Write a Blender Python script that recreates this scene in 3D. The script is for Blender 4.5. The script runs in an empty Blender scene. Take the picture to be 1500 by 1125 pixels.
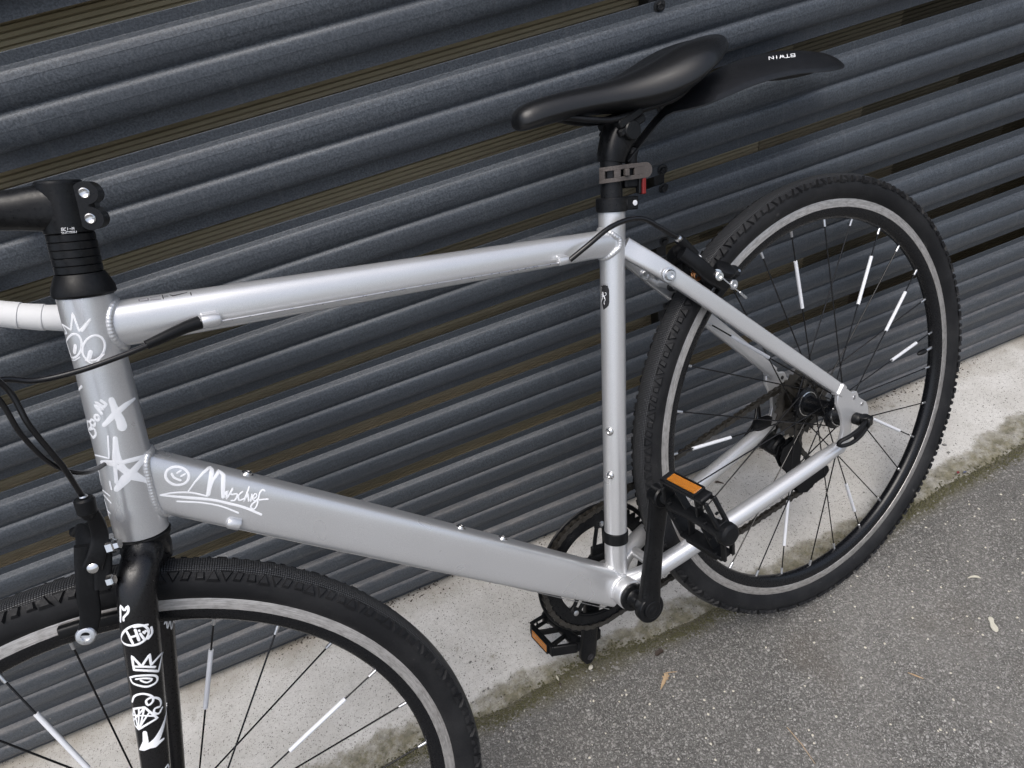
import bpy, bmesh, math, random
from mathutils import Vector, Matrix, Quaternion
R = math.radians
random.seed(7)
S = bpy.context.scene
COL = S.collection

# ------------------------------------------------------------------ camera, sky, sun, exposure
cam = bpy.data.cameras.new('camera')
cam.sensor_width = 36.0
cam.lens = 1016.22 / 1500 * 36.0
cam.clip_start = 0.02
cam.clip_end = 500
co = bpy.data.objects.new('camera', cam)
COL.objects.link(co)
CR, CU, CF = ((0.9233288, -0.3478953, -0.1625816), (-0.3474227, -0.5764337, -0.7396091), (0.163589, 0.7393869, -0.6531046))
m = Matrix((
    (CR[0], -CU[0], -CF[0], -0.63347),
    (CR[1], -CU[1], -CF[1], -0.51554),
    (CR[2], -CU[2], -CF[2], 1.152657),
    (0, 0, 0, 1)))
co.matrix_world = m
S.camera = co

SUN_EL, SUN_AZ = 70, 205
w = bpy.data.worlds.new('World')
S.world = w
w.use_nodes = True
nt = w.node_tree
bg = nt.nodes['Background']
sky = nt.nodes.new('ShaderNodeTexSky')
sky.sky_type = 'NISHITA'
sky.sun_disc = False
sky.sun_elevation = R(SUN_EL)
sky.sun_rotation = R(SUN_AZ)
sky.air_density = 1.0
sky.dust_density = 5.0
sky.ozone_density = 1.0
hsv = nt.nodes.new('ShaderNodeHueSaturation')
hsv.inputs['Saturation'].default_value = .72      # thin overcast
nt.links.new(sky.outputs[0], hsv.inputs['Color'])
nt.links.new(hsv.outputs[0], bg.inputs[0])
bg.inputs[1].default_value = 0.14
sl = bpy.data.lights.new('sun', 'SUN')
sl.energy = 1.1
sl.angle = R(40)
sl.color = (1.0, 0.99, 0.97)
so = bpy.data.objects.new('sun', sl)
COL.objects.link(so)
so.rotation_euler = Vector((math.sin(R(SUN_AZ)) * math.cos(R(SUN_EL)), math.cos(R(SUN_AZ)) * math.cos(R(SUN_EL)), math.sin(R(SUN_EL)))).to_track_quat('Z', 'Y').to_euler()
S.view_settings.view_transform = 'Standard'
S.view_settings.look = 'None'
S.view_settings.exposure = 0.35
S.view_settings.gamma = 1
S.view_settings.use_curve_mapping = False
S.render.engine = 'CYCLES'

# ------------------------------------------------------------------ materials
class NM:
    """tiny node helper"""
    def __init__(s, name, **kw):
        s.m = bpy.data.materials.new(name)
        s.m.use_nodes = True
        s.t = s.m.node_tree
        s.b = s.t.nodes['Principled BSDF']
        s.set(**kw)
        s.tc = s.t.nodes.new('ShaderNodeTexCoord')
    def set(s, **kw):
        names = dict(col='Base Color', rough='Roughness', metal='Metallic', spec='Specular IOR Level', coat='Coat Weight',
                     coatr='Coat Roughness', trans='Transmission Weight', sheen='Sheen Weight', aniso='Anisotropic', alpha='Alpha')
        for k, v in kw.items():
            if k == 'col' and not hasattr(v, 'links') and len(v) == 3:
                v = (*v, 1)
            s.b.inputs[names[k]].default_value = v
    def n(s, typ, ins=None, **props):
        nd = s.t.nodes.new('ShaderNode' + typ)
        for k, v in props.items():
            setattr(nd, k, v)
        for k, v in (ins or {}).items():
            s.put(nd.inputs[k], v)
        return nd
    def put(s, sock, v):
        if hasattr(v, 'is_linked') or hasattr(v, 'links'):
            s.t.links.new(v, sock)
        elif isinstance(v, (tuple, list)) and len(v) == 3 and sock.type == 'RGBA':
            sock.default_value = (*v, 1)
        else:
            sock.default_value = v
    def inp(s, name, v):
        s.put(s.b.inputs[name], v)
    def co(s, which='Object', scale=(1, 1, 1), loc=(0, 0, 0), rot=(0, 0, 0)):
        mp = s.n('Mapping', {'Vector': s.tc.outputs[which], 'Scale': scale, 'Location': loc, 'Rotation': rot})
        return mp.outputs[0]
    def noise(s, vec, scale, detail=3, rough=.55, dist=0, out='Fac'):
        return s.n('TexNoise', {'Vector': vec, 'Scale': scale, 'Detail': detail, 'Roughness': rough, 'Distortion': dist}).outputs[out]
    def vor(s, vec, scale, feature='F1', out='Distance', rnd=1.0):
        return s.n('TexVoronoi', {'Vector': vec, 'Scale': scale, 'Randomness': rnd}, feature=feature).outputs[out]
    def ramp(s, fac, stops, interp='LINEAR'):
        r = s.n('ValToRGB', {'Fac': fac})
        r.color_ramp.interpolation = interp
        e = r.color_ramp.elements
        while len(e) < len(stops):
            e.new(.5)
        for el, (p, c) in zip(e, stops):
            el.position = p
            el.color = (*c, 1) if not isinstance(c, (int, float)) else (c, c, c, 1)
        return r.outputs[0]
    def mix(s, fac, a, b, blend='MIX'):
        x = s.n('Mix', data_type='RGBA', blend_type=blend)
        s.put(x.inputs[0], fac); s.put(x.inputs[6], a); s.put(x.inputs[7], b)
        return x.outputs[2]
    def math(s, op, a, b=0.0, c=0.0, clamp=False):
        x = s.n('Math', {0: a, 1: b, 2: c}, operation=op, use_clamp=clamp)
        return x.outputs[0]
    def sep(s, vec):
        return s.n('SeparateXYZ', {0: vec}).outputs
    def bump(s, h, strength=.3, dist=.001, normal=None):
        ins = {'Height': h, 'Strength': strength, 'Distance': dist}
        if normal is not None:
            ins['Normal'] = normal
        b = s.n('Bump', ins)
        s.t.links.new(b.outputs[0], s.b.inputs['Normal'])
        return b.outputs[0]

def mat_silver():
    k = NM('satin_silver_paint', col=(.50, .52, .57), metal=.64, rough=.29, coat=.4, coatr=.12)
    c = k.co()
    fl = k.noise(c, 2600, 2, .7)
    big = k.noise(c, 9, 3)
    col = k.mix(k.ramp(fl, [(.35, 0), (.68, 1)]), (.60, .61, .625), (.79, .80, .815))
    grime = k.ramp(k.noise(c, 190, 3, .6), [(.71, 0), (.76, 1)])
    sel = k.math('MULTIPLY', grime, k.ramp(k.noise(c, 14, 2), [(.56, 0), (.70, .6)]))
    col = k.mix(sel, col, (.09, .085, .08))
    k.inp('Base Color', col)
    k.inp('Roughness', k.ramp(big, [(.3, .26), (.7, .36)]))
    k.bump(fl, .05, .0003)
    return k.m

def mat_black(name, col=(.012, .013, .015), rough=.42, spec=.5, bump=.0, bs=900, dirt=.25, coat=0):
    k = NM(name, col=col, rough=rough, spec=spec, coat=coat)
    c = k.co()
    n1 = k.noise(c, 35, 4, .6)
    n2 = k.noise(c, 420, 3, .65)
    d = k.ramp(k.math('MULTIPLY', n1, n2), [(.24, 0), (.45, dirt)])
    k.inp('Base Color', k.mix(d, col, tuple(min(1, x * 3 + .045) for x in col)))
    k.inp('Roughness', k.ramp(n2, [(.25, max(.05, rough - .09)), (.75, min(1, rough + .12))]))
    if bump:
        k.bump(k.noise(c, bs, 3), bump, .0004)
    return k.m

def mat_metal(name, col=(.75, .75, .76), rough=.25, scr=0):
    k = NM(name, col=col, metal=1, rough=rough)
    c = k.co()
    k.inp('Roughness', k.ramp(k.noise(c, 250, 3), [(.3, rough * .7), (.7, min(1, rough * 1.6))]))
    return k.m

def mat_rimtrack():
    # machined aluminium with circumferential lines: uses the wheel's own radius
    k = NM('machined_brake_track', metal=.82, rough=.36)
    sx, sy, sz = k.sep(k.tc.outputs['Object'])[:3]
    r = k.math('SQRT', k.math('ADD', k.math('MULTIPLY', sx, sx), k.math('MULTIPLY', sz, sz)))
    a = k.math('ARCTAN2', sz, sx)
    cv = k.n('CombineXYZ', {0: k.math('MULTIPLY', r, 2600), 1: k.math('MULTIPLY', a, 9), 2: 0}).outputs[0]
    l = k.noise(cv, 1, 3, .6)
    st = k.noise(k.co(), 60, 3)
    st2 = k.noise(k.n('CombineXYZ', {0: k.math('MULTIPLY', r, 300), 1: k.math('MULTIPLY', a, 30), 2: 3}).outputs[0], 1, 3)
    col = k.mix(k.ramp(l, [(.3, 0), (.7, 1)]), (.34, .33, .32), (.82, .80, .78))
    col = k.mix(k.ramp(st2, [(.45, 0), (.70, .55)]), col, (.26, .245, .23))
    k.inp('Base Color', col)
    k.inp('Roughness', k.ramp(st, [(.3, .42), (.7, .58)]))
    k.bump(l, .25, .0003)
    return k.m

def mat_tyre():
    k = NM('tyre_rubber', rough=.62, spec=.28)
    uv = k.tc.outputs['UV']
    u, v, _ = k.sep(uv)[:3]
    c = k.co()
    # UV: u = arc length along the tyre (m), v = distance across the profile (m, 0 at the crown)
    av = k.math('ABSOLUTE', v)
    p = 2 * math.pi / .0046
    chk = k.math('MULTIPLY', k.math('SINE', k.math('MULTIPLY', u, p)), k.math('SINE', k.math('MULTIPLY', v, p * 1.05)))
    chk = k.ramp(k.math('ABSOLUTE', chk), [(.12, 0), (.5, 1)])
    band = k.ramp(av, [(.0128, 1), (.0137, 0)])
    h = k.math('MULTIPLY', chk, band)
    dust = k.ramp(k.noise(c, 18, 4, .65), [(.42, 0), (.70, 1)])
    fine = k.noise(c, 700, 2)
    col = k.mix(k.math('MULTIPLY', dust, .6), (.0075, .008, .0095), (.026, .0265, .028))
    col = k.mix(k.math('MULTIPLY', band, .9), col, k.mix(chk, (.002, .002, .0025), (.066, .069, .074)))  # tread relief shaded in the colour too: light tops, dark gaps
    drop_glint = k.math('MULTIPLY', k.math('MULTIPLY', k.ramp(k.vor(c, 420), [(.12, 1), (.2, 0)]), k.ramp(k.sep(k.vor(c, 420, out='Color'))[0], [(.90, 0), (.92, 1)])), k.math('MULTIPLY', band, k.ramp(k.noise(c, 22, 2), [(.5, 0), (.6, 1)])))
    col = k.mix(drop_glint, col, (.55, .57, .6))  # glints of water drops painted into the tread colour as pale specks
    scuff = k.math('MULTIPLY', k.ramp(k.noise(c, 60, 4, .7), [(.63, 0), (.74, .5)]), k.math('SUBTRACT', 1, band))
    col = k.mix(scuff, col, (.10, .10, .10))
    k.inp('Base Color', col)
    k.inp('Roughness', k.mix(band, k.ramp(fine, [(.3, .52), (.7, .7)]), (.38, .38, .38)))
    hh = k.math('ADD', k.math('MULTIPLY', h, 1.0), k.math('MULTIPLY', fine, .12))
    k.bump(hh, .9, .0011)
    return k.m

def mat_slat():
    k = NM('textured_slate_grey_coating', rough=.5, metal=.15, spec=.6)
    c = k.co()
    g1 = k.noise(c, 420, 3, .75)
    g2 = k.noise(c, 1300, 2, .7)
    cl = k.noise(k.co(scale=(1, 2, 3)), 9, 4, .6)
    streak = k.noise(k.co(scale=(.35, 8, 9)), 14, 4, .6)
    col = k.mix(k.ramp(g1, [(.38, 0), (.62, 1)]), (.027, .034, .043), (.092, .106, .125))
    col = k.mix(k.ramp(g2, [(.55, 0), (.8, .55)]), col, (.15, .17, .20))
    col = k.mix(k.ramp(cl, [(.35, .35), (.65, 0)]), col, (.044, .052, .066))
    rnd = k.n('ObjectInfo').outputs['Random']
    col = k.mix(k.math('MULTIPLY', rnd, .22), col, (.030, .036, .042))
    # faint vertical run marks and a few scuffs
    runs = k.noise(k.co(scale=(60, 1, 1.2)), 1.0, 4, .6)
    col = k.mix(k.ramp(runs, [(.56, 0), (.74, .30)]), col, (.17, .18, .19))
    scf = k.math('MULTIPLY', k.ramp(k.noise(k.co(scale=(1.0, 3, 6), rot=(0, .25, 0)), 150, 2, .4), [(.72, 0), (.76, 1)]), k.ramp(k.noise(k.co(loc=(7, 0, 2)), 3.3, 2, .5), [(.60, 0), (.68, .55)]))
    col = k.mix(scf, col, (.30, .31, .32))
    z = k.sep(k.n('NewGeometry').outputs['Position'])[2]
    # brown splash dust that settles on upward faces near the ground
    nz = k.sep(k.n('NewGeometry').outputs['Normal'])[2]
    low = k.ramp(z, [(.0, 1), (.20, .7), (.33, 0)])
    up = k.ramp(nz, [(.05, .05), (.30, .12), (.62, 1)])
    dn = k.ramp(k.noise(k.co(scale=(1, 3, 3)), 30, 5, .7), [(.35, .2), (.6, 1)])
    d = k.math('MULTIPLY', k.math('MULTIPLY', low, up), k.math('MULTIPLY', dn, .45))
    col = k.mix(d, col, (.22, .20, .185))
    spots = k.math('MULTIPLY', k.ramp(k.vor(c, 70), [(.06, 1), (.10, 0)]), k.math('MULTIPLY', low, k.ramp(k.noise(c, 40, 1), [(.5, 0), (.6, .7)])))
    col = k.mix(spots, col, (.34, .31, .27))
    k.inp('Base Color', col)
    k.inp('Roughness', k.ramp(streak, [(.3, .38), (.7, .52)]))
    h = k.math('ADD', k.math('MULTIPLY', g1, .7), k.math('MULTIPLY', g2, .5))
    k.bump(h, .55, .0007)
    return k.m

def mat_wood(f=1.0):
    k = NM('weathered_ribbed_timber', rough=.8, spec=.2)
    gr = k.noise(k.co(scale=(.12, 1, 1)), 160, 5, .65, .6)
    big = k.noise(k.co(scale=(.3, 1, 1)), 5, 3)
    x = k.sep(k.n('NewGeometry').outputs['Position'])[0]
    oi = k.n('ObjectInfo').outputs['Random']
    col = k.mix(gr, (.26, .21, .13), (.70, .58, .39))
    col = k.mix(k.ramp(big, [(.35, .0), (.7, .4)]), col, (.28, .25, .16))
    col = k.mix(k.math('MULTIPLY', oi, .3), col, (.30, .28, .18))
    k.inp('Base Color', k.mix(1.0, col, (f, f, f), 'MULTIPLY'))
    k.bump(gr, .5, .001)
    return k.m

def mat_asphalt():
    k = NM('weathered_asphalt', rough=.85, spec=.35)
    c = k.co()
    warp = k.noise(c, 60, 2, out='Color')
    cw = k.mix(.012, c, warp, 'ADD')
    v1 = k.vor(cw, 270); c1 = k.vor(cw, 270, out='Color')
    v2 = k.vor(cw, 620); c2 = k.vor(cw, 620, out='Color')
    v3 = k.vor(c, 110); c3 = k.vor(c, 110, out='Color')
    t1 = k.sep(c1)[0]; t2 = k.sep(c2)[0]; t3 = k.sep(c3)[1]
    stone = k.ramp(t1, [(.0, (.060, .060, .057)), (.35, (.115, .114, .108)), (.62, (.165, .163, .155)), (.84, (.225, .221, .211)), (.97, (.40, .395, .38))])
    fine = k.ramp(t2, [(.0, (.062, .061, .058)), (.5, (.120, .118, .112)), (.82, (.215, .211, .202)), (.97, (.42, .41, .395))])
    fac = k.ramp(v1, [(.34, 1), (.48, 0)])
    col = k.mix(fac, fine, stone)
    gap = k.ramp(k.math('MULTIPLY', v1, k.ramp(v2, [(.2, .7), (.8, 1)])), [(.50, 0), (.80, .65)])
    col = k.mix(gap, col, (.040, .039, .036))
    bright = k.math('MULTIPLY', k.ramp(t3, [(.93, 0), (.95, 1)]), k.ramp(v3, [(.18, 1), (.25, 0)]))
    col = k.mix(bright, col, (.52, .51, .48))
    col = k.mix(k.ramp(k.noise(c, 3.2, 4, .6), [(.38, .05), (.64, .50)]), col, (.215, .208, .195))
    col = k.mix(k.ramp(k.noise(c, 1.4, 3, .6), [(.40, .38), (.60, 0)]), col, (.082, .079, .074))
    # brown damp patches
    col = k.mix(k.ramp(k.noise(k.co(loc=(3, 1, 0)), 5, 3, .5), [(.62, 0), (.78, .35)]), col, (.095, .075, .055))
    # damp moss along the joint with the concrete
    y = k.sep(k.n('NewGeometry').outputs['Position'])[1]
    x = k.sep(k.n('NewGeometry').outputs['Position'])[0]
    yy = k.math('ADD', y, k.math('MULTIPLY', k.math('SUBTRACT', k.noise(c, 14, 4, .65), .5), .05))
    yy = k.math('SUBTRACT', yy, k.math('MULTIPLY', k.math('MAXIMUM', x, 0), .11))
    moss = k.ramp(k.math('ADD', yy, .5), [(.500, 0), (.530, .75)])
    mc = k.mix(k.noise(c, 200, 3), (.050, .046, .028), (.165, .152, .095))
    col = k.mix(moss, col, mc)
    k.inp('Base Color', col)
    h = k.math('SUBTRACT', k.math('MULTIPLY', t1, .35), k.math('MULTIPLY', v1, 1.0))
    h = k.math('ADD', h, k.math('MULTIPLY', k.math('SUBTRACT', k.math('MULTIPLY', t2, .3), v2), .5))
    h = k.math('ADD', h, k.math('MULTIPLY', k.noise(c, 40, 3), .8))
    k.bump(h, .7, .0024)
    return k.m

def mat_concrete():
    k = NM('pale_concrete', rough=.8, spec=.3)
    c = k.co()
    n1 = k.noise(c, 120, 4, .7)
    n2 = k.noise(c, 7, 4, .6)
    col = k.mix(n1, (.42, .415, .40), (.66, .655, .64))
    col = k.mix(k.ramp(n2, [(.32, .55), (.62, 0)]), col, (.35, .34, .315))
    # exposed dark aggregate specks in three sizes
    wv = k.mix(.004, c, k.noise(c, 300, 2, out='Color'), 'ADD')
    for sc, th, lim, dk in ((150, .80, .24, .85), (300, .72, .34, .85), (60, .90, .15, .8), (620, .72, .42, .7)):
        v = k.vor(wv, sc); t = k.sep(k.vor(wv, sc, out='Color'))[0]
        f = k.math('MULTIPLY', k.ramp(t, [(th, 0), (th + .03, 1)]), k.ramp(v, [(lim - .08, dk), (lim, 0)]))
        col = k.mix(f, col, k.mix(k.sep(k.vor(wv, sc, out='Color'))[2], (.085, .083, .078), (.22, .21, .195)))
    y = k.sep(k.n('NewGeometry').outputs['Position'])[1]
    x = k.sep(k.n('NewGeometry').outputs['Position'])[0]
    # grey-green damp stains near the joint, brown dirt line at the foot of the wall
    yj = k.math('SUBTRACT', y, k.math('MULTIPLY', k.math('MAXIMUM', x, 0), .11))
    yj = k.math('ADD', yj, k.math('MULTIPLY', k.math('SUBTRACT', k.noise(c, 9, 4, .6), .5), .085))
    yj = k.math('ADD', yj, k.math('MULTIPLY', k.math('SUBTRACT', k.noise(c, 60, 3, .6), .5), .018))
    moss = k.ramp(yj, [(.060, .93), (.076, .7), (.084, 0)])
    mc = k.mix(k.ramp(k.noise(c, 90, 4, .7), [(.3, 0), (.7, 1)]), (.060, .055, .030), (.20, .185, .125))
    moss = k.math('MULTIPLY', moss, k.ramp(k.noise(c, 34, 4, .75), [(.30, .45), (.55, 1)]))
    col = k.mix(moss, col, mc)
    yw = k.math('ADD', y, k.math('MULTIPLY', k.math('SUBTRACT', k.noise(c, 11, 4, .65), .5), .16))
    wall = k.ramp(yw, [(.255, 0), (.315, .5), (.345, .8)])
    col = k.mix(wall, col, k.mix(k.noise(c, 50, 4, .7), (.11, .088, .058), (.33, .30, .24)))
    blot = k.math('MULTIPLY', k.ramp(k.noise(c, 26, 4, .7), [(.60, 0), (.72, .6)]), k.ramp(k.noise(c, 3.1, 2), [(.45, 0), (.6, 1)]))
    col = k.mix(blot, col, (.17, .155, .115))
    k.inp('Base Color', col)
    h = k.math('ADD', k.math('MULTIPLY', n1, .8), k.math('MULTIPLY', k.noise(c, 700, 2), .25))
    k.bump(h, .5, .0018)
    return k.m

def mat_chain():
    return mat_black('oily_chain_steel', (.020, .018, .015), .38, .6, .3, 900, .4)

def mat_orange():
    k = NM('amber_reflector', col=(.85, .22, .012), rough=.18, spec=.6)
    c = k.tc.outputs['Object']
    x, y, z = k.sep(c)[:3]
    q = k.math('ADD', k.math('MULTIPLY', x, 1.0), k.math('MULTIPLY', z, 1.0))
    s1 = k.math('SINE', k.math('MULTIPLY', k.math('ADD', q, y), 2100))
    s2 = k.math('SINE', k.math('MULTIPLY', k.math('SUBTRACT', q, y), 2100))
    v = k.math('MULTIPLY', s1, s2)
    k.inp('Base Color', k.mix(k.ramp(v, [(.05, 0), (.5, 1)]), (.30, .085, .004), (.86, .34, .03)))
    k.bump(v, .5, .0006)
    return k.m

M = dict(
    silver=mat_silver(),
    black=mat_black('satin_black_alloy', (.0045, .005, .006), rough=.32, spec=.30, dirt=.12),
    gloss=mat_black('gloss_black_paint', (.004, .004, .005), .30, .5, dirt=.06, coat=.15),
    plastic=mat_black('black_plastic', (.0045, .005, .006), .42, .28, .2, 1500, .12),
    rimblack=mat_black('black_rim_anodising', (.004, .0045, .006), .28, .45, dirt=.03),
    saddle=mat_black('saddle_vinyl', (.004, .0045, .0055), .37, .5, .22, 1500, .05, .15),
    fender=mat_black('mudguard_plastic', (.008, .0085, .010), .34, .4, .12, 1200, .15),
    rubber=mat_black('grey_rubber', (.080, .071, .067), .65, .3, .3, 1800, .3),
    cable=NM('cable_housing', col=(.006, .006, .007), rough=.25, spec=.5).m,
    spring=mat_metal('copper_spring', (.50, .24, .11), .3),
    chrome=mat_metal('polished_steel', (.80, .80, .80), .16),
    alloy=mat_metal('bright_alloy', (.72, .73, .75), .3),
    track=mat_rimtrack(),
    tyre=mat_tyre(),
    slat=mat_slat(),
    wood=mat_wood(),
    wood_shade_b=mat_wood(.70), wood_shade_c=mat_wood(.42), wood_shade_d=mat_wood(.22),  # timber copies darkened in steps, painting the loss of light in the gaps
    wood_shade_e=mat_black('shaded_timber', (.060, .048, .026), .75, .2, .4, 300, .3),  # darkest copy: shade at the right end of the gaps, put into the colour
    asphalt=mat_asphalt(),
    concrete=mat_concrete(),
    chain=mat_chain(),
    orange=mat_orange(),
    white=NM('white_reflective_sleeve', col=(.72, .74, .78), rough=.35).m,
    paint=NM('white_marker_paint', col=(.93, .95, .98), rough=.45).m,
    tape=mat_black('white_bar_tape', (.72, .73, .74), .6, .3, .3, 700, 0),
    ink=NM('black_print', col=(.02, .02, .022), rough=.5).m,
    ink2=NM('grey_print', col=(.20, .20, .22), rough=.5).m,
    red=NM('red_plastic_tab', col=(.17, .010, .009), rough=.4).m,
    bolt=mat_black('black_painted_screw', (.010, .011, .013), .35, .5, .2, 600, .3),
)

# ------------------------------------------------------------------ mesh building
def ortho(d, ref):
    d = Vector(d).normalized()
    ref = Vector(ref)
    a = ref - d * ref.dot(d)
    if a.length < 1e-6:
        a = d.orthogonal()
    a.normalize()
    return d, a, d.cross(a)

class MB:
    def __init__(s):
        s.v = []; s.f = []; s.uv = None
    def add(s, vs, fs):
        o = len(s.v)
        s.v += [tuple(x) for x in vs]
        s.f += [tuple(i + o for i in f) for f in fs]
    def sweep(s, pts, secs, ref=(0, 1, 0), cap=True, closed=False):
        """pts: path; secs: one list of (a, b) offsets per point; a along ref, b along T x a"""
        pts = [Vector(p) for p in pts]
        n = len(pts); k = len(secs[0]); vs = []
        for i, p in enumerate(pts):
            if closed:
                t = pts[(i + 1) % n] - pts[i - 1]
            else:
                t = pts[min(i + 1, n - 1)] - pts[max(i - 1, 0)]
            t, a, b = ortho(t, ref)
            for (x, y) in secs[i]:
                vs.append(p + a * x + b * y)
        fs = []
        for i in range(n if closed else n - 1):
            for j in range(k):
                i2 = (i + 1) % n; j2 = (j + 1) % k
                fs.append((i * k + j, i * k + j2, i2 * k + j2, i2 * k + j))
        if cap and not closed:
            fs.append(tuple(range(k - 1, -1, -1)))
            fs.append(tuple((n - 1) * k + j for j in range(k)))
        s.add(vs, fs)
        return s
    def tube(s, pts, r, n=16, cap=True, closed=False):
        """round tube with parallel-transported frames"""
        pts = [Vector(p) for p in pts]
        N = len(pts)
        if not hasattr(r, '__len__'):
            r = [r] * N
        T = []
        for i in range(N):
            if closed:
                T.append((pts[(i + 1) % N] - pts[i - 1]).normalized())
            else:
                T.append((pts[min(i + 1, N - 1)] - pts[max(i - 1, 0)]).normalized())
        a = T[0].orthogonal().normalized()
        vs = []
        for i in range(N):
            if i:
                q = T[i - 1].rotation_difference(T[i])
                a = (q @ a)
                a = (a - T[i] * a.dot(T[i])).normalized()
            b = T[i].cross(a)
            for j in range(n):
                an = 2 * math.pi * j / n
                vs.append(pts[i] + (a * math.cos(an) + b * math.sin(an)) * r[i])
        fs = []
        for i in range(N if closed else N - 1):
            for j in range(n):
                i2 = (i + 1) % N; j2 = (j + 1) % n
                fs.append((i * n + j, i * n + j2, i2 * n + j2, i2 * n + j))
        if cap and not closed:
            fs.append(tuple(range(n - 1, -1, -1)))
            fs.append(tuple((N - 1) * n + j for j in range(n)))
        s.add(vs, fs)
        return s
    def lathe(s, p, d, prof, n=32, ref=(1, 0, 0), cap=True, closed=False):
        """prof: (along, radius) list"""
        p = Vector(p); d, a, b = ortho(d, ref)
        vs = []
        for (h, r) in prof:
            for j in range(n):
                an = 2 * math.pi * j / n
                vs.append(p + d * h + (a * math.cos(an) + b * math.sin(an)) * r)
        fs = []; m_ = len(prof)
        for i in range(m_ if closed else m_ - 1):
            i2 = (i + 1) % m_
            for j in range(n):
                j2 = (j + 1) % n
                fs.append((i * n + j, i * n + j2, i2 * n + j2, i2 * n + j))
        if cap and not closed:
            fs.append(tuple(range(n - 1, -1, -1)))
            fs.append(tuple((m_ - 1) * n + j for j in range(n)))
        s.add(vs, fs)
        return s
    def cyl(s, p0, p1, r, n=24, r1=None, ch=None):
        p0 = Vector(p0); d = Vector(p1) - p0; L = d.length
        r1 = r if r1 is None else r1
        ch = min(r, r1) * .12 if ch is None else ch
        return s.lathe(p0, d, [(0, r - ch), (ch, r), (L - ch, r1), (L, r1 - ch)], n, ref=(.31, .17, .9))
    def box(s, c, h, ax=None, ch=.0008):
        """chamfered box; c centre, h half sizes, ax three axes"""
        c = Vector(c)
        ax = ax or ((1, 0, 0), (0, 1, 0), (0, 0, 1))
        ax = [Vector(a).normalized() for a in ax]
        ch = min(ch, min(h) * .45)
        vs = []; idx = {}
        for sx in (-1, 1):
            for sy in (-1, 1):
                for sz in (-1, 1):
                    for k in range(3):
                        q = [sx * h[0], sy * h[1], sz * h[2]]
                        for j in range(3):
                            if j != k:
                                q[j] -= (sx, sy, sz)[j] * ch
                        idx[(sx, sy, sz, k)] = len(vs)
                        vs.append(c + ax[0] * q[0] + ax[1] * q[1] + ax[2] * q[2])
        fs = []
        for k in range(3):
            o = [j for j in range(3) if j != k]
            for sg in (-1, 1):
                f = []
                for (p, q) in ((-1, -1), (1, -1), (1, 1), (-1, 1)):
                    t = [0, 0, 0]; t[k] = sg; t[o[0]] = p; t[o[1]] = q
                    f.append(idx[(*t, k)])
                fs.append(tuple(f))
            # edges along axis k
            for (p, q) in ((-1, -1), (1, -1), (1, 1), (-1, 1)):
                t0 = [0, 0, 0]; t1 = [0, 0, 0]
                t0[k] = -1; t1[k] = 1
                for t in (t0, t1):
                    t[o[0]] = p; t[o[1]] = q
                fs.append((idx[(*t0, o[0])], idx[(*t1, o[0])], idx[(*t1, o[1])], idx[(*t0, o[1])]))
        for sx in (-1, 1):
            for sy in (-1, 1):
                for sz in (-1, 1):
                    fs.append(tuple(idx[(sx, sy, sz, k)] for k in range(3)))
        s.add(vs, fs)
        return s
    def prism(s, poly, o, ax, ay, th, holes=False):
        """polygon (x, y) in the plane ax, ay through o, thickness th centred"""
        o = Vector(o); ax = Vector(ax).normalized(); ay = Vector(ay).normalized(); n = ax.cross(ay)
        k = len(poly)
        vs = [o + ax * x + ay * y - n * th / 2 for x, y in poly] + [o + ax * x + ay * y + n * th / 2 for x, y in poly]
        fs = [tuple(range(k - 1, -1, -1)), tuple(range(k, 2 * k))]
        for i in range(k):
            j = (i + 1) % k
            fs.append((i, j, k + j, k + i))
        s.add(vs, fs)
        return s
    def ringplate(s, outer, inner, o, ax, ay, th):
        """plate between two closed loops with the same number of points"""
        o = Vector(o); ax = Vector(ax).normalized(); ay = Vector(ay).normalized(); n = ax.cross(ay)
        k = len(outer)
        L = []
        for loop, z in ((outer, -.5), (inner, -.5), (outer, .5), (inner, .5)):
            L += [o + ax * x + ay * y + n * (z * th) for x, y in loop]
        fs = []
        for i in range(k):
            j = (i + 1) % k
            fs.append((i, j, k + j, k + i)); fs.append((2 * k + i, 3 * k + i, 3 * k + j, 2 * k + j))
            fs.append((i, 2 * k + i, 2 * k + j, j)); fs.append((k + i, k + j, 3 * k + j, 3 * k + i))
        s.add(L, fs)
        return s
    def hexnut(s, p, d, r, h, hole=True):
        s.lathe(p, d, [(0, r), (h * .85, r), (h, r * .88)], 6)
        return s
    def xf(s, fn):
        s.v = [tuple(fn(Vector(x))) for x in s.v]
        return s
    def build(s, name, mat, parent=None, angle=35, bevel=0, origin=None, smooth=True, seg=2):
        me = bpy.data.meshes.new(name)
        vs = s.v
        if origin is not None:
            o = Vector(origin)
            vs = [tuple(Vector(x) - o) for x in vs]
        me.from_pydata(vs, [], s.f)
        me.validate()
        bm = bmesh.new(); bm.from_mesh(me)
        bmesh.ops.recalc_face_normals(bm, faces=bm.faces)
        bm.to_mesh(me); bm.free()
        me.materials.append(mat)
        if smooth:
            me.polygons.foreach_set('use_smooth', [True] * len(me.polygons))
            me.set_sharp_from_angle(angle=R(angle))
        ob = bpy.data.objects.new(name, me)
        COL.objects.link(ob)
        if origin is not None:
            ob.location = origin
        if parent:
            ob.parent = parent
        if bevel:
            md = ob.modifiers.new('bevel', 'BEVEL')
            md.width = bevel; md.segments = seg; md.limit_method = 'ANGLE'; md.angle_limit = R(35)
        return ob

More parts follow.
